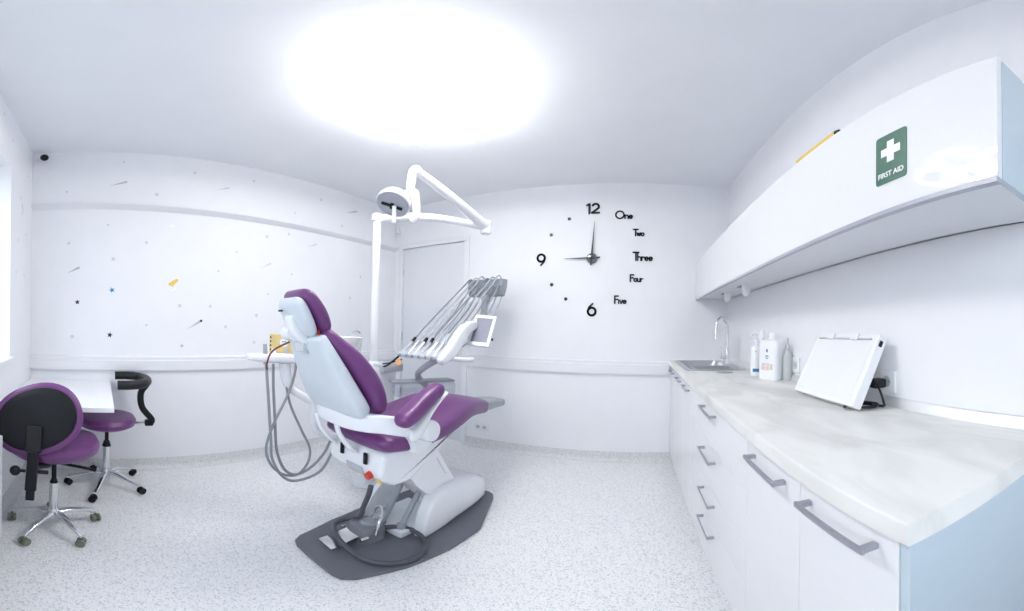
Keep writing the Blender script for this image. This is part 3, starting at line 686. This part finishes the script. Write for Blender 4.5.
# seat cushion: rises to the knees and tapers to the feet
b = MB()
b.pad([(0, -.51, .722, .240, .046), (0, -.35, .712, .262, .058), (0, -.18, .714, .268, .058), (0, .0, .740, .262, .060), (0, .18, .768, .235, .066), (0, .34, .752, .195, .062), (0, .53, .712, .150, .050)], (.05, .05), 3.6, 36)
b.done('seat_cushion', PURPLE, ch)
MB().pad([(0, .48, .708, .115, .040), (0, .68, .696, .102, .038), (0, .88, .676, .088, .030)], (.02, .02), 4.5, 32).done('foot_plate', GREYP, ch)
b = MB(); b.pad([(0, -.40, .675, .19, .02), (0, .1, .69, .20, .02), (0, .25, .71, .14, .02)], .03, 4); b.done('seat_pan', SHELL, ch)
# backrest: spine line from neck to lumbar, normal towards the patient
bd = Vector((0, .265, -.457)).normalized(); bn = Vector((0, .457, .265)).normalized()
def bp(s_, off, x=0): p = Vector((x, -.802, 1.181))+bd*s_+bn*off; return (p.x, p.y, p.z)
def pads(lst, off): return [(*bp(s_, off+o_), hw, ht) for s_, o_, hw, ht in lst]
b = MB(); b.pad(pads([(-.010, .006, .136, .028), (.07, .002, .162, .034), (.18, -.002, .188, .042), (.28, -.004, .208, .045), (.35, -.002, .212, .044), (.405, .004, .19, .036)], .040), (.012, .05), 4.2, 40); b.done('back_shell', SHELLB, ch)
b = MB(); b.pad(pads([(-.018, -.030, .118, .032), (.05, -.016, .158, .040), (.15, .008, .204, .052), (.26, .020, .228, .058), (.35, .014, .232, .054), (.43, -.002, .214, .040)], .112), (.03, .04), 3.2, 40); b.done('back_cushion', PURPLE, ch)
# headrest
hd = Vector((0, .47, -.88)).normalized(); hn = Vector((0, .88, .47)).normalized()
def hp(s_, off): p = Vector((0, -.886, 1.356))+hd*s_+hn*off; return tuple(p)
hr = MB(); hr.pad([(*hp(0.005, .036), .088, .020), (*hp(.05, .034), .106, .026), (*hp(.12, .032), .110, .028), (*hp(.185, .034), .096, .022)], .025, 3.4, 36); hs = hr.done('headrest_shell', SHELLB, ch)
hr = MB(); hr.pad([(*hp(-.012, .072), .100, .032), (*hp(.05, .084), .124, .034), (*hp(.12, .092), .128, .035), (*hp(.20, .092), .112, .030)], .035, 3.2, 36); hr.done('headrest_cushion', PURPLE, ch)
MB().box(Vector(hp(.045, -.004))+Vector((-.045, 0, 0)), (.040, .006, .009), .003).done('slot', BLACK, hs)
b = MB(); b.cyl(Vector(hp(.150, -.006))+Vector((-.070, 0, 0)), Vector(hp(.150, -.006))+Vector((.0, 0, 0)), .034, .034, 28); b.pad([(*hp(.07, .002), .034, .012), (*hp(.13, -.006), .038, .018), (*hp(.175, .004), .045, .020), (*hp(.205, .022), .05, .02)], .012); b.done('headrest_joint', SHELL, ch)
b = MB(); nk = Vector(bp(.0, .055)); b.sup([(nk+bd*-.030, (.050, 0, 0), bn*.022, 2.4), (nk+bd*-.018, (.075, 0, 0), bn*.030, 2.6), (nk+bd*.01, (.085, 0, 0), bn*.034, 2.8)], 30); b.done('neck_cup', GREYP, ch)
b = MB(); b.bx(-.035, .035, -.80, -.775, 1.14, 1.27, .004); b.done('headrest_bar', CHROME, ch)
# white yoke that wraps the foot of the backrest and carries the arm pads
def yoke():
    half = [(.300, -.30, .775), (.300, -.38, .797), (.285, -.46, .822), (.245, -.525, .836), (.19, -.572, .838), (.10, -.600, .836)]
    pts = half+[(0, -.606, .836)]+[(-x, y, z) for x, y, z in half[::-1]]
    P = cat(pts, 6); rings = []
    for i, p in enumerate(P):
        t = (P[min(i+1, len(P)-1)]-P[max(i-1, 0)]).normalized(); upv = Vector((0, 0, 1)); upv = (upv-t*upv.dot(t)).normalized(); q = t.cross(upv)
        rings.append((p, upv*.042, q*.014, 4))
    return rings
b = MB(); b.sup(yoke(), 24); b.done('arm_yoke', SHELL, ch)
for x in (-.17, .0): MB().pad([(x, -.598, .805, .016, .008), (x+.003, -.578, .74, .018, .009), (x+.02, -.540, .675, .024, .010), (x+.03, -.505, .640, .026, .010)], .008).done('yoke_strap', SHELL, ch)
for sx in (1, -1):
    X_ = .335*sx
    b = MB(); b.pad([(X_, -.530, .858, .040, .030), (X_, -.46, .888, .044, .036), (X_, -.35, .950, .043, .035), (X_, -.26, .988, .038, .028)], .035, 2.6, 28); ap = b.done('arm_pad', PURPLE, ch)
    b = MB(); b.pad([(.325*sx, -.215, .955, .026, .007), (.325*sx, -.29, .915, .028, .011), (.325*sx, -.36, .855, .028, .018), (.318*sx, -.40, .790, .022, .030), (.31*sx, -.44, .78, .02, .03)], .012, 3); b.done('arm_support', SHELL, ch)
    b = MB(); b.lathe([(0, .275), (.050, .275), (.052, .290), (.052, .340), (.046, .352), (0, .354)] if sx > 0 else [(0, -.354), (.046, -.352), (.052, -.340), (.052, -.290), (.050, -.275), (0, -.275)], (0, -.325, .785), 'X', 30); b.done('arm_pivot', SHELL, ch)
    b = MB(); b.prism([(-.40, .765), (-.285, .765), (-.25, .70), (-.29, .665), (-.36, .665)], 'X', .235*sx if sx > 0 else -.29, .29 if sx > 0 else -.235, .010); b.done('arm_mount', SHELL, ch)
# coloured cables at the neck
b = MB(); b.tube([bp(-.01, .07, -.105), bp(.02, .05, -.13), (-.20, -.83, 1.13), (-.25, -.84, 1.06), (-.27, -.83, 1.03)], .0048, 8); b.done('dark_red_hose', DRED, ch)
b = MB(); b.tube([bp(-.025, .07, .085), bp(-.005, .045, .108), bp(.02, .02, .100)], .0035, 8); b.done('red_strap', RED, ch)

# foot control on the chair plate
fcx = thing('foot_control', 'grey foot pedal with metal treadle on the chair floor plate', 'foot control', CO+Matrix.Rotation(CA, 3, 'Z') @ Vector((-.055, -.345, .021)), CA-.05)
b = MB(); b.sup([((0, -.01, 0), (.095, 0, 0), (0, .085, 0), 3.5), ((0, -.01, .065), (.093, 0, 0), (0, .083, 0), 3.5), ((0, -.01, .09), (.080, 0, 0), (0, .070, 0), 2.8), ((0, -.005, .098), (.06, 0, 0), (0, .05, 0), 2.2)], 36); b.done('pedal_housing', PEDAL, fcx)
MB().lathe([(0, .090), (.048, .090), (.050, .098), (.036, .102), (.034, .108), (0, .109)], (.01, .005, 0)).done('cap', GREYP, fcx)
b = MB(); b.box((0, -.115, .045), (.115, .12, .006), .002, R3('X', .22)); b.box((-.0, -.225, .022), (.125, .052, .005), .002, R3('X', .12)); b.done('treadle', ALU, fcx)
b = MB()
for sx in (-1, 1): MB().cyl((sx*.085, -.06, .045), (sx*.085, -.105, .045), .014).done('side_stud', CHROME, fcx)
b.tube([(-.06, .06, .06), (-.055, .10, .13), (-.01, .10, .165), (.05, .065, .16), (.09, .01, .14), (.100, -.02, .06)], .010, 10)
b.done('carry_bow', CHROME, fcx)
b = MB(); q = [(-.05, -.33, .36), (-.06, -.335, .30), (-.09, -.345, .20), (-.10, -.36, .14), (-.17, -.40, .095), (-.155, -.48, .085), (-.02, -.545, .085), (.14, -.535, .045), (.25, -.46, .036), (.285, -.34, .036), (.24, -.22, .038), (.12, -.165, .05), (.04, -.22, .07), (-.0, -.27, .07)]
hz = b; hz.tube(q, .015, 12)
o = hz.done('pedal_hose', HOSED); o.parent = fcx
fr = Matrix.Translation(CO) @ Matrix.Rotation(CA, 4, 'Z'); fm = Matrix.Translation(fcx.location) @ Matrix.Rotation(fcx.rotation_euler.z, 4, 'Z')
o.data.transform(fm.inverted() @ fr)

# ------------------------------------------------------------------ spittoon unit on the far side of the chair
su = chair_frame('spittoon_unit', 'white dental water unit with bowl and pale grey tray behind chair', 'dental unit')
b = MB(); b.sup([((-.635, .14, .24), (.10, 0, 0), (0, .14, 0), 5), ((-.635, .14, .26), (.12, 0, 0), (0, .16, 0), 5), ((-.635, .14, .80), (.13, 0, 0), (0, .17, 0), 5), ((-.635, .12, .93), (.135, 0, 0), (0, .20, 0), 5), ((-.635, .12, .965), (.125, 0, 0), (0, .19, 0), 5)], 40); b.done('unit_body', SHELL, su)
b = MB(); b.prism([(-.10, .30), (.25, .30), (.25, .40), (-.10, .40)], 'X', -.60, -.14, .02); b.cyl((-.635, .14, .001), (-.635, .14, .26), .05); b.cyl((-.635, .14, .001), (-.635, .14, .02), .11); b.done('support_arm', SHELL, su)
b = MB(); bz = 1.08
b.lathe([(0, bz-.13), (.045, bz-.13), (.055, bz-.10), (.085, bz-.05), (.125, bz+.03), (.135, bz+.085), (.138, bz+.095), (.128, bz+.097), (.12, bz+.085), (.11, bz+.03), (.07, bz-.03), (.02, bz-.05), (0, bz-.05)], (-.64, -.11, 0), 'Z', 40); b.done('bowl', WHITE, su)
MB().tube([(-.64, .04, bz-.05), (-.64, .05, bz+.09), (-.64, .02, bz+.135), (-.64, -.03, bz+.12)], .007, 8).done('rinse_spout', CHROME, su)
b = MB(); b.box((-.56, .215, .955), (.20, .20, .062), .012); b.done('side_tray', MIDG, su)
b = MB(); b.tube([(-.46, .105, .995), (-.47, .20, .998), (-.50, .33, 1.010)], .0048, 8); b.done('suction_rod', BLACK, su)
# ------------------------------------------------------------------ operating light
ol = thing('operating_light', 'white operating light on a tall pole with hinged arms', 'lamp', (-1.75, 1.81, .966))
Z0 = .966
b = MB(); b.lathe([(0, 0), (.060, 0), (.058, .018), (.034, .03), (.031, .035), (.030, 1.09), (.026, 1.10), (0, 1.10)], seg=28); b.done('pole', SHELL, ol)
A_ = Vector((0, 0, 1.105)); Bq = Vector((.64, .50, 1.075)); b = MB()
b.lathe([(0, 1.09), (.040, 1.09), (.042, 1.13), (.034, 1.145), (0, 1.145)])
b.tube([A_+Vector((-.02, -.015, .0)), A_+(Bq-A_)*.25+Vector((0, 0, .028)), A_+(Bq-A_)*.55+Vector((0, 0, .034)), A_+(Bq-A_)*.85+Vector((0, 0, .012)), Bq], [.030, .032, .029, .027, .030], 14)
b.done('horizontal_arm', WHITE, ol)
b = MB(); Cq = Vector((.50, -.19, 1.30)); Bt = Bq+Vector((0, 0, .0))
b.lathe([(0, -.055), (.038, -.055), (.044, -.045), (.044, .035), (.036, .05), (0, .05)], Bq)
b.tube([Bt+Vector((.01, .02, -.03)), Bt+(Cq-Bt)*.12, Cq-(Cq-Bt)*.06, Cq], [.040, .040, .028, .030], 14)
b.done('spring_arm', WHITE, ol)
b = MB(); b.sphere(Cq, .034); b.tube([Cq+Vector((.0, 0, .012)), Cq+Vector((-.02, -.01, -.02)), Cq+Vector((-.03, -.015, -.14))], [.030, .028, .026], 12)
D_ = Cq+Vector((-.035, -.015, -.16)); b.sphere(D_+Vector((.02, .01, -.01)), .038)
b.tube([D_, D_+Vector((.035, .01, -.03)), D_+Vector((.045, .014, -.16)), D_+Vector((.02, .004, -.20))], [.026, .026, .024, .022], 12)
b.done('yoke', WHITE, ol)
hc = D_+Vector((-.078, -.050, -.060)); axl = Vector((.06, -.52, -.80)).normalized()
rotl = axl.to_track_quat('Z', 'Y').to_matrix()
b = MB(); b.lathe([(0, -.065), (.05, -.060), (.095, -.035), (.108, .0), (.111, .022), (.104, .030), (.100, .024), (0, .024)], hc, 'Z', 36, rotl); 
b.tube([D_, hc+axl*-.045], [.026, .034], 10, smooth=False); lh = b.done('lamp_head', WHITE, ol)
MB().lathe([(0, .0245), (.096, .0245), (.097, .031), (.05, .038), (0, .040)], hc, 'Z', 36, rotl).done('lens', mat('lamp_lens', (.45, .48, .54), .12, coat=.5, noise=.03), lh)
b = MB(); b.box(hc+axl*.042, (.022, .135, .010), .004, rotl @ R3('Z', .9)); b.box(hc+axl*.043, (.05, .022, .010), .004, rotl @ R3('Z', .9)); b.done('reflector_mount', BLACK, lh)
b = MB(); b.cyl(hc+Vector((.02, -.02, -.04)), hc+Vector((.02, -.02, -.15)), .013); b.done('grip', CLEAR if False else SHELL, lh)

# ------------------------------------------------------------------ instrument delivery unit over the patient
dl = chair_frame('instrument_unit', 'white dental instrument unit with whip hoses, handpieces, tray and screen', 'dental unit')
XL, XR = -.42, -.10
# pedestal arm from the spittoon unit side up to the head
b = MB(); b.tube([(-.56, .26, .62), (-.56, .42, .63), (-.50, .50, .66), (-.38, .50, .70), (-.34, .45, .80), (-.345, .36, .88), (-.32, .32, .93), (-.24, .31, .985), (-.16, .34, 1.04), (-.13, .36, 1.07)], [.035, .034, .032, .028, .026, .024, .022, .022, .024, .03], 14); b.done('support_arm', MIDG, dl)
# tray slab
trot = R3('Z', -.5)
b = MB(); b.box((-.30, .340, .872), (.12, .46, .016), .006, trot); tr = b.done('tray', GREYP, dl)
b = MB(); b.box((-.285, .350, .815), (.11, .45, .094), .020, trot); b.done('tray_shield', CLEAR, dl)
# cradle bar that holds the handpieces
b = MB(); b.prism([(.215, 1.045), (.30, 1.045), (.45, 1.13), (.45, 1.15), (.38, 1.15), (.215, 1.065)], 'X', XL-.02, XR+.03, .006); b.done('cradle', MIDG, dl)
for k in range(6): x = XL+.02+k*(XR-XL-.03)/5; MB().box((x, .222, 1.056), (.012, .04, .024), .004).done('cradle_fork', GREYP, dl)
# body: curved white arm to the screen
b = MB(); b.pad([(XR+.045, .22, 1.03, .028, .025), (XR+.045, .34, 1.10, .032, .045), (XR+.035, .47, 1.205, .032, .050), (XR+.02, .58, 1.26, .03, .042), (XR+.01, .70, 1.285, .026, .03)], .02, 4, 32); b.done('unit_head', SHELL, dl)
b = MB(); b.box(((XL+XR)/2+.04, .46, 1.135), (XR-XL-.06, .28, .035), .015, R3('X', .52)); b.done('unit_body', MIDG, dl)
b = MB(); b.tube([(XR+.05, .33, 1.055), (XR+.10, .43, 1.04), (XR+.10, .52, 1.035)], .016, 12); b.done('grab_handle', WHITE, dl)
# screen
sc = Vector((-.03, .70, 1.238)); nrm = Vector((.22, -.82, .55)).normalized(); rx = Vector((0, 0, 1)).cross(nrm).normalized(); uz = nrm.cross(rx)
tilt = Matrix.Rotation(-.08, 3, nrm); rx = tilt @ rx; uz = tilt @ uz; RS = Matrix((rx, uz, nrm)).transposed()
b = MB(); b.box(sc, (.172, .275, .028), .010, RS); s_ = b.done('screen_housing', WHITE, dl)
MB().box(sc+nrm*.0142, (.126, .212, .002), 0, RS).done('display', SCREEN, s_)
b = MB(); b.tube([sc-nrm*.01, sc-nrm*.03+Vector((-.02, .01, .02)), (XR+.01, .695, 1.285)], .016, 10); b.done('screen_bracket', SHELL, dl)
MB().cyl(sc+rx*.080-uz*.06-nrm*.01, sc+rx*.096-uz*.06-nrm*.012, .010).done('knob', BLACK, s_)
# whip arms with hoses, handpieces
YW, ZWH = 1.12, 1.635
b = MB()
b.prism([(YW-.03, ZWH+.055), (YW-.04, ZWH-.0), (YW-.02, ZWH-.085), (YW+.01, ZWH-.10), (YW+.06, ZWH-.0), (YW+.065, ZWH+.06)], 'X', XL-.006, XR+.03, .008); b.done('whip_block', GREYP, dl)
b = MB(); b.tube([((XL+XR)/2, YW+.01, ZWH-.04), ((XL+XR)/2, YW-.03, ZWH-.28), ((XL+XR)/2+.02, .90, 1.28), ((XL+XR)/2+.04, .62, 1.16), ((XL+XR)/2+.04, .5, 1.10)], [.035, .03, .028, .03, .04], 12); b.done('whip_column', MIDG, dl)
kinds = ['syringe', 'handpiece', 'handpiece', 'handpiece', 'handpiece', 'handpiece']
for k in range(6):
    x = XL+.022+k*(XR-XL-.035)/5
    hb = Vector((x, .30, 1.115)); 
    # rigid whip arm
    b = MB(); b.tube([(x+.010, .58, 1.20), (x+.010, .85, 1.40), (x+.010, YW-.02, ZWH+.01), (x+.010, YW+.02, ZWH+.03)], [.0055, .0055, .007, .008], 8); b.done('whip_arm', GREYP if k % 2 else STEEL, dl)
    # light hose draping over the whip top and back down
    b = MB(); b.tube([(x, .335, 1.15), (x-.006, .45, 1.235), (x-.008, .72, 1.43), (x-.004, .98, 1.62), (x, 1.09, 1.695+.012*(k % 3)), (x+.004, 1.165, 1.66), (x+.008, 1.15, 1.56), (x+.012, 1.06, 1.44), (x+.012, .90, 1.31), (x+.012, .72, 1.19), (x+.008, .55, 1.12)], .0064, 8, n=7); b.done('hose', HOSEL if k % 3 else HOSE, dl)
    b = MB(); b.tube([(x, .215, 1.045), (x, .24, 1.07), (x, .335, 1.15)], [.006, .0105, .0095], 12)
    hpz = b.done('handpiece', [MIDG, CHROME, WHITE, MIDG, WHITE, CHROME][k], dl)
    if k in (0, 2, 3): MB().tube([(x, .335, 1.15), (x, .365, 1.177)], [.0125, .0115], 12, smooth=False).done('coupling', BLACK, hpz)
# curing lamp tip with orange shield pointing down at the left end
b = MB(); b.tube([(XL+.01, .225, 1.055), (XL-.005, .18, 1.02), (XL-.02, .13, .985), (XL-.03, .10, .975)], [.008, .007, .005], 8); ct = b.done('curing_tip', BLACK, dl)
MB().lathe([(0, 0), (.022, 0), (.022, .004), (0, .004)], (XL+.02, .20, 1.005), 'Z', 24, Vector((.6, -.75, .2)).to_track_quat('Z', 'Y').to_matrix()).done('orange_shield', ORANGE, ct)

# ------------------------------------------------------------------ assistant arm with suction hoses
b = MB(); b.tube([(-.20, -.25, .60), (-.34, -.30, .585), (-.395, -.34, .575), (-.42, -.42, .60), (-.42, -.455, .66), (-.42, -.46, .76), (-.425, -.475, .80), (-.44, -.53, .835), (-.455, -.60, .885), (-.455, -.63, .94), (-.455, -.645, 1.035)], [.024]*8+[.024, .030, .034], 14); aa = b.done('assistant_arm', SHELL, ch)
b = MB(); b.sup([((-.45, -.87, 1.075), (.02, 0, 0), (0, 0, .012)), ((-.45, -.86, 1.075), (.035, 0, 0), (0, 0, .018)), ((-.45, -.80, 1.07), (.045, 0, 0), (0, 0, .024)), ((-.45, -.62, 1.062), (.055, 0, 0), (0, 0, .030)), ((-.45, -.55, 1.062), (.045, 0, 0), (0, 0, .024)), ((-.45, -.54, 1.062), (.02, 0, 0), (0, 0, .012))], 28, 3.5); b.done('holder', WHITE, aa)
X_ = -.43
hh = [(-.775, .018), (-.725, .014), (-.645, .014), (-.585, .015)]
paths = [
 [(-.775, 1.05), (-.765, .95), (-.755, .84), (-.735, .60), (-.725, .48), (-.665, .355), (-.575, .300), (-.43, .340), (-.345, .46), (-.30, .60)],
 [(-.725, 1.05), (-.72, .90), (-.705, .70), (-.69, .52), (-.64, .385), (-.56, .335), (-.46, .37), (-.38, .47), (-.33, .58)],
 [(-.645, 1.05), (-.64, .95), (-.61, .80), (-.53, .62), (-.475, .50), (-.485, .40), (-.56, .33), (-.66, .36), (-.735, .45), (-.755, .56), (-.71, .70), (-.64, .84), (-.60, .95), (-.585, 1.05)]]
for k, pth in enumerate(paths):
    off = (.012, -.004, -.020)[k]
    b = MB(); b.tube([(X_+off+(.02 if k < 2 and i > 6 else 0)+(.03*i/len(pth) if k == 2 else 0), y, z) for i, (y, z) in enumerate(pth)], .0085 if k < 2 else .0078, 10, n=7); b.done('suction_hose', HOSE, aa)
for k, (y, r) in enumerate(hh):
    b = MB(); b.tube([(X_, y, 1.035), (X_, y, 1.085), (X_-.002, y-.002, 1.12 if k else 1.145)], [.010, .014, .011], 12); b.done('suction_handle', [GREYP, WHITE, MIDG, WHITE][k], aa)
# yellow glove box standing on the holder
yb = thing('supply_box', 'small yellow box with round label standing on the assistant holder', 'box', CO+Matrix.Rotation(CA, 3, 'Z') @ Vector((-.462, -.645, 1.094)), -.62)
bx_ = MB().box((0, 0, .052), (.05, .165, .104), .001); bx_.done('carton', YELLOW, yb)
MB().lathe([(0, .0255), (.024, .0255), (.024, .0262), (0, .0262)], (0, .0, .058), 'X', 24).done('round_label', WST, yb)
b = MB(); b.tube([(.0268, -.012, .058), (.0268, -.008, .066), (.0268, 0, .062), (.0268, .008, .066), (.0268, .013, .056)], .0018, 6); b.done('label_mark', BLUE, yb)
b = MB()
for k in range(4): b.box((.0252, -.076, .018+k*.023), (.001, .008, .010))
b.done('punch_mark', BLACK, yb)

# ------------------------------------------------------------------ stools
def five_star(par, base_ang, R_, cm, hub_z=.11, caster=CASTER):
    b = MB(); b.lathe([(0, hub_z-.035), (.030, hub_z-.035), (.036, hub_z-.02), (.034, hub_z+.02), (.026, hub_z+.035), (0, hub_z+.035)], seg=24); b.done('base_hub', ALU, par)
    for k in range(5):
        a = base_ang+k*2*PI/5; ca, sa = math.cos(a), math.sin(a)
        P = [Vector((ca*r, sa*r, z)) for r, z in ((.02, hub_z+.004), (.10, hub_z+.002), (.19, hub_z-.022), (R_, hub_z-.046))]
        q = Vector((-sa, ca, 0)); C_ = cat(P, 4); secs = []
        for i, p in enumerate(C_):
            f_ = i/(len(C_)-1); secs.append((p, q*(.026-.010*f_), Vector((0, 0, 1))*(.015-.004*f_), 2.6))
        b = MB(); b.sup(secs, 16); lg = b.done('base_leg', ALU, par)
        tipx, tipy = ca*R_, sa*R_
        b = MB(); b.cyl((tipx, tipy, .060), (tipx, tipy, .044), .008); fa = a+1.1+k*.9; d = Vector((math.cos(fa), math.sin(fa), 0)); s2 = Vector((-d.y, d.x, 0)); c = Vector((tipx, tipy, .0265))+d*.010
        for sg_ in (-1, 1): b.tube([c+s2*sg_*.006, c+s2*sg_*.010, c+s2*sg_*.022, c+s2*sg_*.025], [.020, .0255, .0255, .021], 20, smooth=False)
        b.cyl(c-s2*.008, c+s2*.008, .013)
        b.done('caster', caster, lg)
def gas(par, z0, z1, dark):
    b = MB(); b.cyl((0, 0, z0-.03), (0, 0, z0+(z1-z0)*.55), .0245); b.done('column_sleeve', ALU, par)
    b = MB(); b.cyl((0, 0, z0), (0, 0, z1), .0135); b.cyl((0, 0, z0+(z1-z0)*.55), (0, 0, z0+(z1-z0)*.55+.02), .022, .016); b.done('gas_spring', dark, par)
s1 = thing('operator_stool', 'purple swivel stool with large oval black backed backrest, nearest the radiator', 'stool', (-1.79, -.235, 0), 0)
az = math.atan2(-.235, -1.79)   # facing away from the room towards the corner
five_star(s1, az, .245, ALU, .115)
gas(s1, .13, .49, BLACK)
s1f = math.degrees(az)
fw_ = Vector((math.cos(az), math.sin(az), 0)); sd_ = Vector((-fw_.y, fw_.x, 0))  # fw_: from camera towards the stool
def sp(a, b_, z): return fw_*a+sd_*b_+Vector((0, 0, z))      # a forward (away), b_ left
b = MB(); sc_ = sp(.015, -.0, .028)
b.sup([(sc_+Vector((0, 0, .492)), fw_*.19, sd_*.21, 2.2), (sc_+Vector((0, 0, .515)), fw_*.213, sd_*.235, 2.3), (sc_+Vector((0, 0, .545)), fw_*.222, sd_*.243, 2.3), (sc_+Vector((0, 0, .570)), fw_*.210, sd_*.230, 2.3), (sc_+Vector((0, 0, .582)), fw_*.16, sd_*.18, 2.3)], 40); b.done('seat', PURPLE, s1)
b = MB(); b.sup([(sc_+Vector((0, 0, .470)), fw_*.12, sd_*.14, 2.6), (sc_+Vector((0, 0, .492)), fw_*.18, sd_*.20, 2.4)], 32); b.done('seat_pan', SHELL, s1)
bc = sp(-.165, .088, .762); bnrm = (fw_*-.92+sd_*.12+Vector((0, 0, .30))).normalized(); bu = Vector((0, 0, 1)).cross(bnrm).normalized(); bv = bnrm.cross(bu)
bu0, bv0 = bu, bv; tw = Matrix.Rotation(.35, 3, bnrm); bu, bv = tw @ bu, tw @ bv
b = MB(); b.sup([(bc-bnrm*.060, bu*.14, bv*.12, 2.1), (bc-bnrm*.055, bu*.195, bv*.155, 2.15), (bc-bnrm*.030, bu*.226, bv*.180, 2.2), (bc-bnrm*.005, bu*.226, bv*.180, 2.2), (bc+bnrm*.008, bu*.210, bv*.164, 2.2)], 44); br = b.done('backrest_cushion', PURPLE, s1)
b = MB(); b.sup([(bc+bnrm*.004, bu*.200, bv*.154, 2.15), (bc+bnrm*.014, bu*.198, bv*.152, 2.15), (bc+bnrm*.022, bu*.18, bv*.135, 2.15), (bc+bnrm*.025, bu*.12, bv*.115, 2.15)], 40); b.done('backrest_shell', BLACK, s1)
bu, bv = bu0, bv0
b = MB(); pc = bc+bnrm*.03; rp = Matrix((bu, bv, bnrm)).transposed()
b.box(pc-bv*.10+bnrm*.004, (.075, .13, .026), .008, rp); b.done('backrest_bracket', BLACKR, s1)
b = MB(); p_ = bc-bv*.19+bnrm*.02; b.box(p_-bv*.06+bnrm*.002, (.052, .22, .030), .006, rp); b.box(p_-bv*.185-bnrm*.0, (.040, .07, .022), .004, rp); b.done('backrest_post', BLACK, s1)
b = MB(); q0 = p_-bv*.05; b.tube([q0, sp(-.12, .03, .492), sp(0, 0, .486)], [.016, .016, .018], 10, smooth=False); b.box(sp(.0, 0, .492), (.14, .14, .02), .006); b.done('seat_mechanism', BLACK, s1)
b = MB(); kq = q0-bv*.02; b.cyl(kq, kq+bu*.075*(-1 if bu.dot(sd_) > 0 else 1), .010); e_ = kq+bu*.085*(-1 if bu.dot(sd_) > 0 else 1); 
b2 = sd_*(-.075); kk = kq-sd_*-.0; b.cyl(kk+sd_*.03, kk+sd_*.075, .008)
b.sphere(kk+sd_*.078, .026, 1, 1, 1); b.done('knob', BLACK, s1)
b = MB(); b.tube([sp(-.02, -.02, .462), sp(-.05, -.12, .452), sp(-.06, -.19, .438), sp(-.07, -.215, .432)], [.009, .008, .010], 10); b.done('height_lever', BLACK, s1)
s2_ = thing('assistant_stool', 'purple round stool with curved black armrest, standing under the corner desk', 'stool', (-2.40, .055, .0), 0)
five_star(s2_, math.radians(56), .275, ALU, .115, BLACK)
gas(s2_, .13, .50, BLACK)
b = MB(); b.cyl((0, 0, .335), (0, 0, .375), .032, .02); b.done('column_boot', BLACKR, s2_)
b = MB(); b.sup([((0, 0, .498), (.17, 0, 0), (0, .17, 0), 2), ((0, 0, .515), (.200, 0, 0), (0, .200, 0), 2), ((0, 0, .545), (.206, 0, 0), (0, .206, 0), 2), ((0, 0, .570), (.190, 0, 0), (0, .190, 0), 2), ((0, 0, .582), (.13, 0, 0), (0, .13, 0), 2)], 40); b.done('seat', PURPLE, s2_)
MB().lathe([(0, .478), (.07, .478), (.09, .498), (0, .498)], seg=24).done('seat_plate', BLACK, s2_)
b = MB(); b.tube([(-.20, .06, .835), (-.195, .16, .835), (-.13, .25, .835), (0, .28, .835), (.13, .25, .835), (.195, .16, .835), (.20, .06, .835)], .031, 14); b.done('armrest', BLACKR, s2_)
b = MB(); b.tube([(.10, .265, .825), (.10, .225, .76), (.105, .235, .66), (.11, .30, .575), (.10, .30, .545)], [.024, .023, .022, .022], 10, n=4); b.box((.10, .285, .545), (.04, .06, .045), .010); b.done('armrest_stem', BLACK, s2_)
b = MB(); b.cyl((0, .12, .505), (.08, .28, .545), .011); b.done('armrest_rod', CHROME, s2_)
